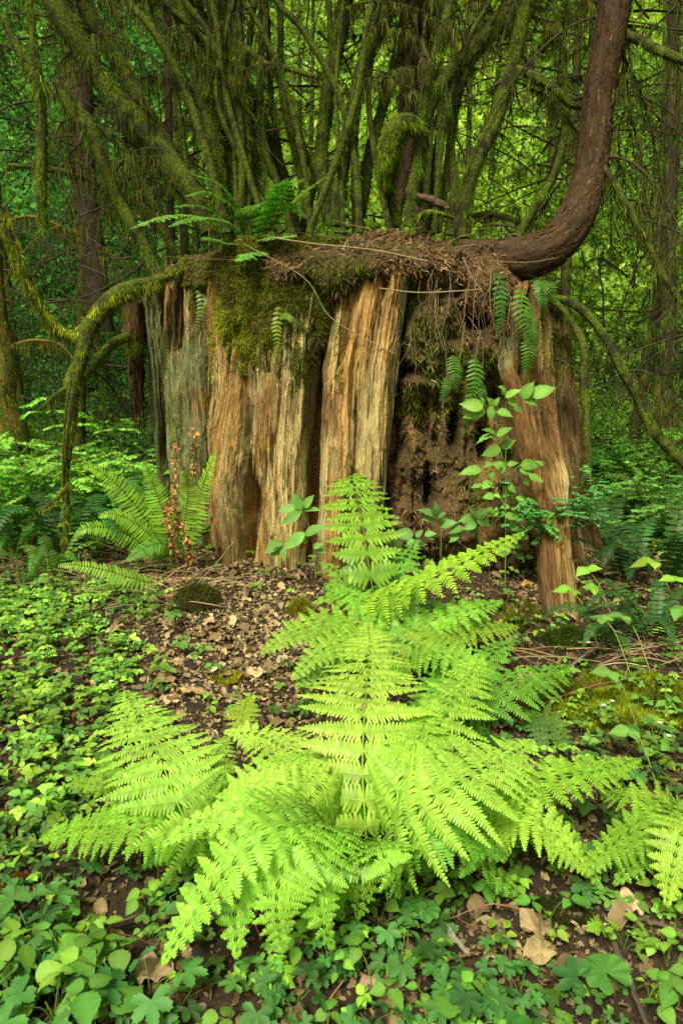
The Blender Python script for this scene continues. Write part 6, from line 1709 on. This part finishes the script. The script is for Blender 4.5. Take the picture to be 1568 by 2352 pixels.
for lab, pl, r0, col in ST:
    b = MB(); c = catmull([G(u, v, .02 + r0) for u, v in pl], 30)
    if 'upright' in lab or 'standing' in lab or 'slanting up' in lab:
        g0 = G(*pl[0]); c = catmull([P(u, v, g0[1]) for u, v in pl], 30)
    c = c + .3 * r0 * np.stack([vn(np.arange(30) * .5, i, s=9) for i in range(3)], -1)
    tube(b, c, np.linspace(r0, r0 * .6, 30), 8, col, rough=.2, seed=len(lab))
    tag(b.build('stick', M['twig'], origin=c[0]), lab, 'stick')

DLV = [('large pale crumpled dead leaf at the lower right', 1225, 2130, .12, (.40, .30, .16)), ('second pale dead leaf overlapping below the large crumpled one', 1240, 2185, .11, (.36, .26, .14)), ('pale curled dead leaf lying near the cut off fern', 1440, 2080, .11, (.55, .43, .27)),
       ('pale torn dead leaf at the bottom left of centre', 350, 2235, .12, (.40, .29, .17)), ('tan dead leaf under the left limb of the clump', 270, 1845, .08, (.36, .25, .15)), ('pale dead leaf beside the leftmost fern tip', 395, 1610, .1, (.55, .42, .25)),
       ('pale folded dead leaf in the middle of the bare litter', 590, 1545, .13, (.55, .43, .26)), ('pale dead leaf near the moss stub', 480, 1430, .12, (.50, .38, .22)), ('tan dead leaf right below the moss stub', 640, 1490, .09, (.48, .34, .16)),
       ('orange brown bark chip standing before the right buttress', 1210, 1345, .12, (.45, .22, .08)), ('brown ribbed dead leaf by the bare litter', 440, 1590, .13, (.42, .28, .14)), ('dead leaf cupped under the ferns at the bottom', 870, 2270, .11, (.42, .32, .2))]
for k, (lab, u, v, s_, col) in enumerate(DLV):
    p = G(u, v, .02); b = MB()
    r = np.random.default_rng(k + 50)
    n = 26; a = np.linspace(0, 6.283, n, endpoint=False)
    rings = []; 
    lob = .82 + .13 * np.abs(np.cos(a * 2.5 + .4)) + r.normal(0, .07, n)
    V = [np.array([[0, 0, 0]])]
    for t in (.33, .66, 1):
        x = np.cos(a) * t * lob; y = np.sin(a) * t * lob * .7
        z = .34 * vn(x * 2.2 + k, y * 2.2, s=k) + .2 * vn(x * 6, y * 6, s=k + 3) + .35 * y * y * (1 if k % 2 else -.4) + .12
        V.append(np.stack([x, y, z], -1))
    V = np.concatenate(V) * s_ / 2
    rz = r.uniform(0, 6.28); R2 = np.array([[math.cos(rz), -math.sin(rz), 0], [math.sin(rz), math.cos(rz), 0], [0, 0, 1]])
    V = V @ R2.T + p
    t = [(0, 1 + i, 1 + (i + 1) % n) for i in range(n)]
    q = [(1 + rr_ * n + i, 1 + (rr_ + 1) * n + i, 1 + (rr_ + 1) * n + (i + 1) % n, 1 + rr_ * n + (i + 1) % n) for rr_ in (0, 1) for i in range(n)]
    b.add(V, t, q, jit(col, len(V), .12))
    tag(b.build('fallen_leaf', M['dead'], origin=p), lab, 'dead leaf')

# white flowers
for k, (lab, u, v) in enumerate([('tiny white flower in the moss patch', 1405, 1610), ('tiny white flower left of the moss patch flower', 1385, 1620), ('tiny white flower on the right side of the moss patch', 1515, 1660), ('tiny white flower low at the right edge', 1535, 1690), ('tiny white flower in the left herb carpet', 255, 1565),
                                  ('tiny white flower at the left edge', 20, 1720), ('tiny white flower above the bottom left clump', 180, 2185), ('tiny white flower near the foot of the right buttress', 1350, 1475), ('tiny white flower behind the upright frond', 915, 1382)]):
    p = G(u, v, .07); f0 = G(u + 4, v + 10); root = empty('white_flower', f0, lab, 'flower')
    b = MB(); tube(b, [f0, p], .0012, 4, (.2, .3, .08), cap=False); b.build('stem', M['leaf'], root)
    b = MB()
    for i in range(5): place(b, T_quad, p, (math.cos(i * 1.257), math.sin(i * 1.257), .2), (0, -.3, 1), .012, (.85, .85, .82), 1.6)
    b.build('petals', M['leaf'], root).name = 'blossom'
# pebble and two cones
for lab, u, v, r0, col, nm, cat in (('smooth grey pebble in the dirt at the left edge', 52, 2222, .014, (.32, .34, .32), 'pebble', 'pebble'),):
    b = MB(); c0 = G(u, v, .008); t_ = np.linspace(0.01, math.pi - .01, 14)
    c = np.stack([-np.cos(t_) * r0 * 1.3, 0 * t_, 0 * t_], -1) + c0
    tube(b, c, np.sin(t_) * r0, 16, col, rough=.1); tag(b.build(nm, M['stone'], origin=c0), lab, cat)
for lab, u, v in (('orange brown spruce cone at the left edge, upper one', 38, 2022), ('orange brown spruce cone at the left edge, lower one', 2, 2052)):
    c0 = G(u, v, .012); root = empty('fir_cone', c0, lab, 'cone'); b = MB()
    n = 150; t = np.arange(n) / n; a = t * n * 2.4; rr = .011 * np.sin(t * math.pi * .92 + .15) ** .7
    p = c0 + np.stack([(t - .5) * .07, rr * np.cos(a), rr * np.sin(a) + .004], -1)
    d = np.stack([0 * t + .7, np.cos(a), np.sin(a)], -1)
    place(b, T_ovate2, p, d, -np.stack([0 * t - .8, np.cos(a) * .6, np.sin(a) * .6], -1), .013, jit([.42, .2, .07], n, .2)); b.build('scales', M['dead'], root).name = 'scale_spiral'
    b = MB(); tube(b, [c0 - [.035, 0, -.004], c0 + [0, 0, .004], c0 + [.035, 0, .004]], .006, 8, (.2, .1, .04)); b.build('core', M['dead'], root)

# mossy log at the back right
lc = catmull([P(1310, 1024, 11.5), P(1420, 1020, 11.6), P(1600, 1018, 11.8)], 30)
root = empty('fallen_log', lc[0], 'yellow green mossy log lying across the clearing at the back right', 'log')
b = MB(); tube(b, lc, .06, 14, (.2, .2, .03), rough=.2); b.build('wood', M['mossbark'], root)
b = MB(); moss_on(b, lc, np.full(30, .06), 3000, (.02, .05), (.2, .22, .02), (.45, .46, .03)); b.build('moss', M['moss'], root)
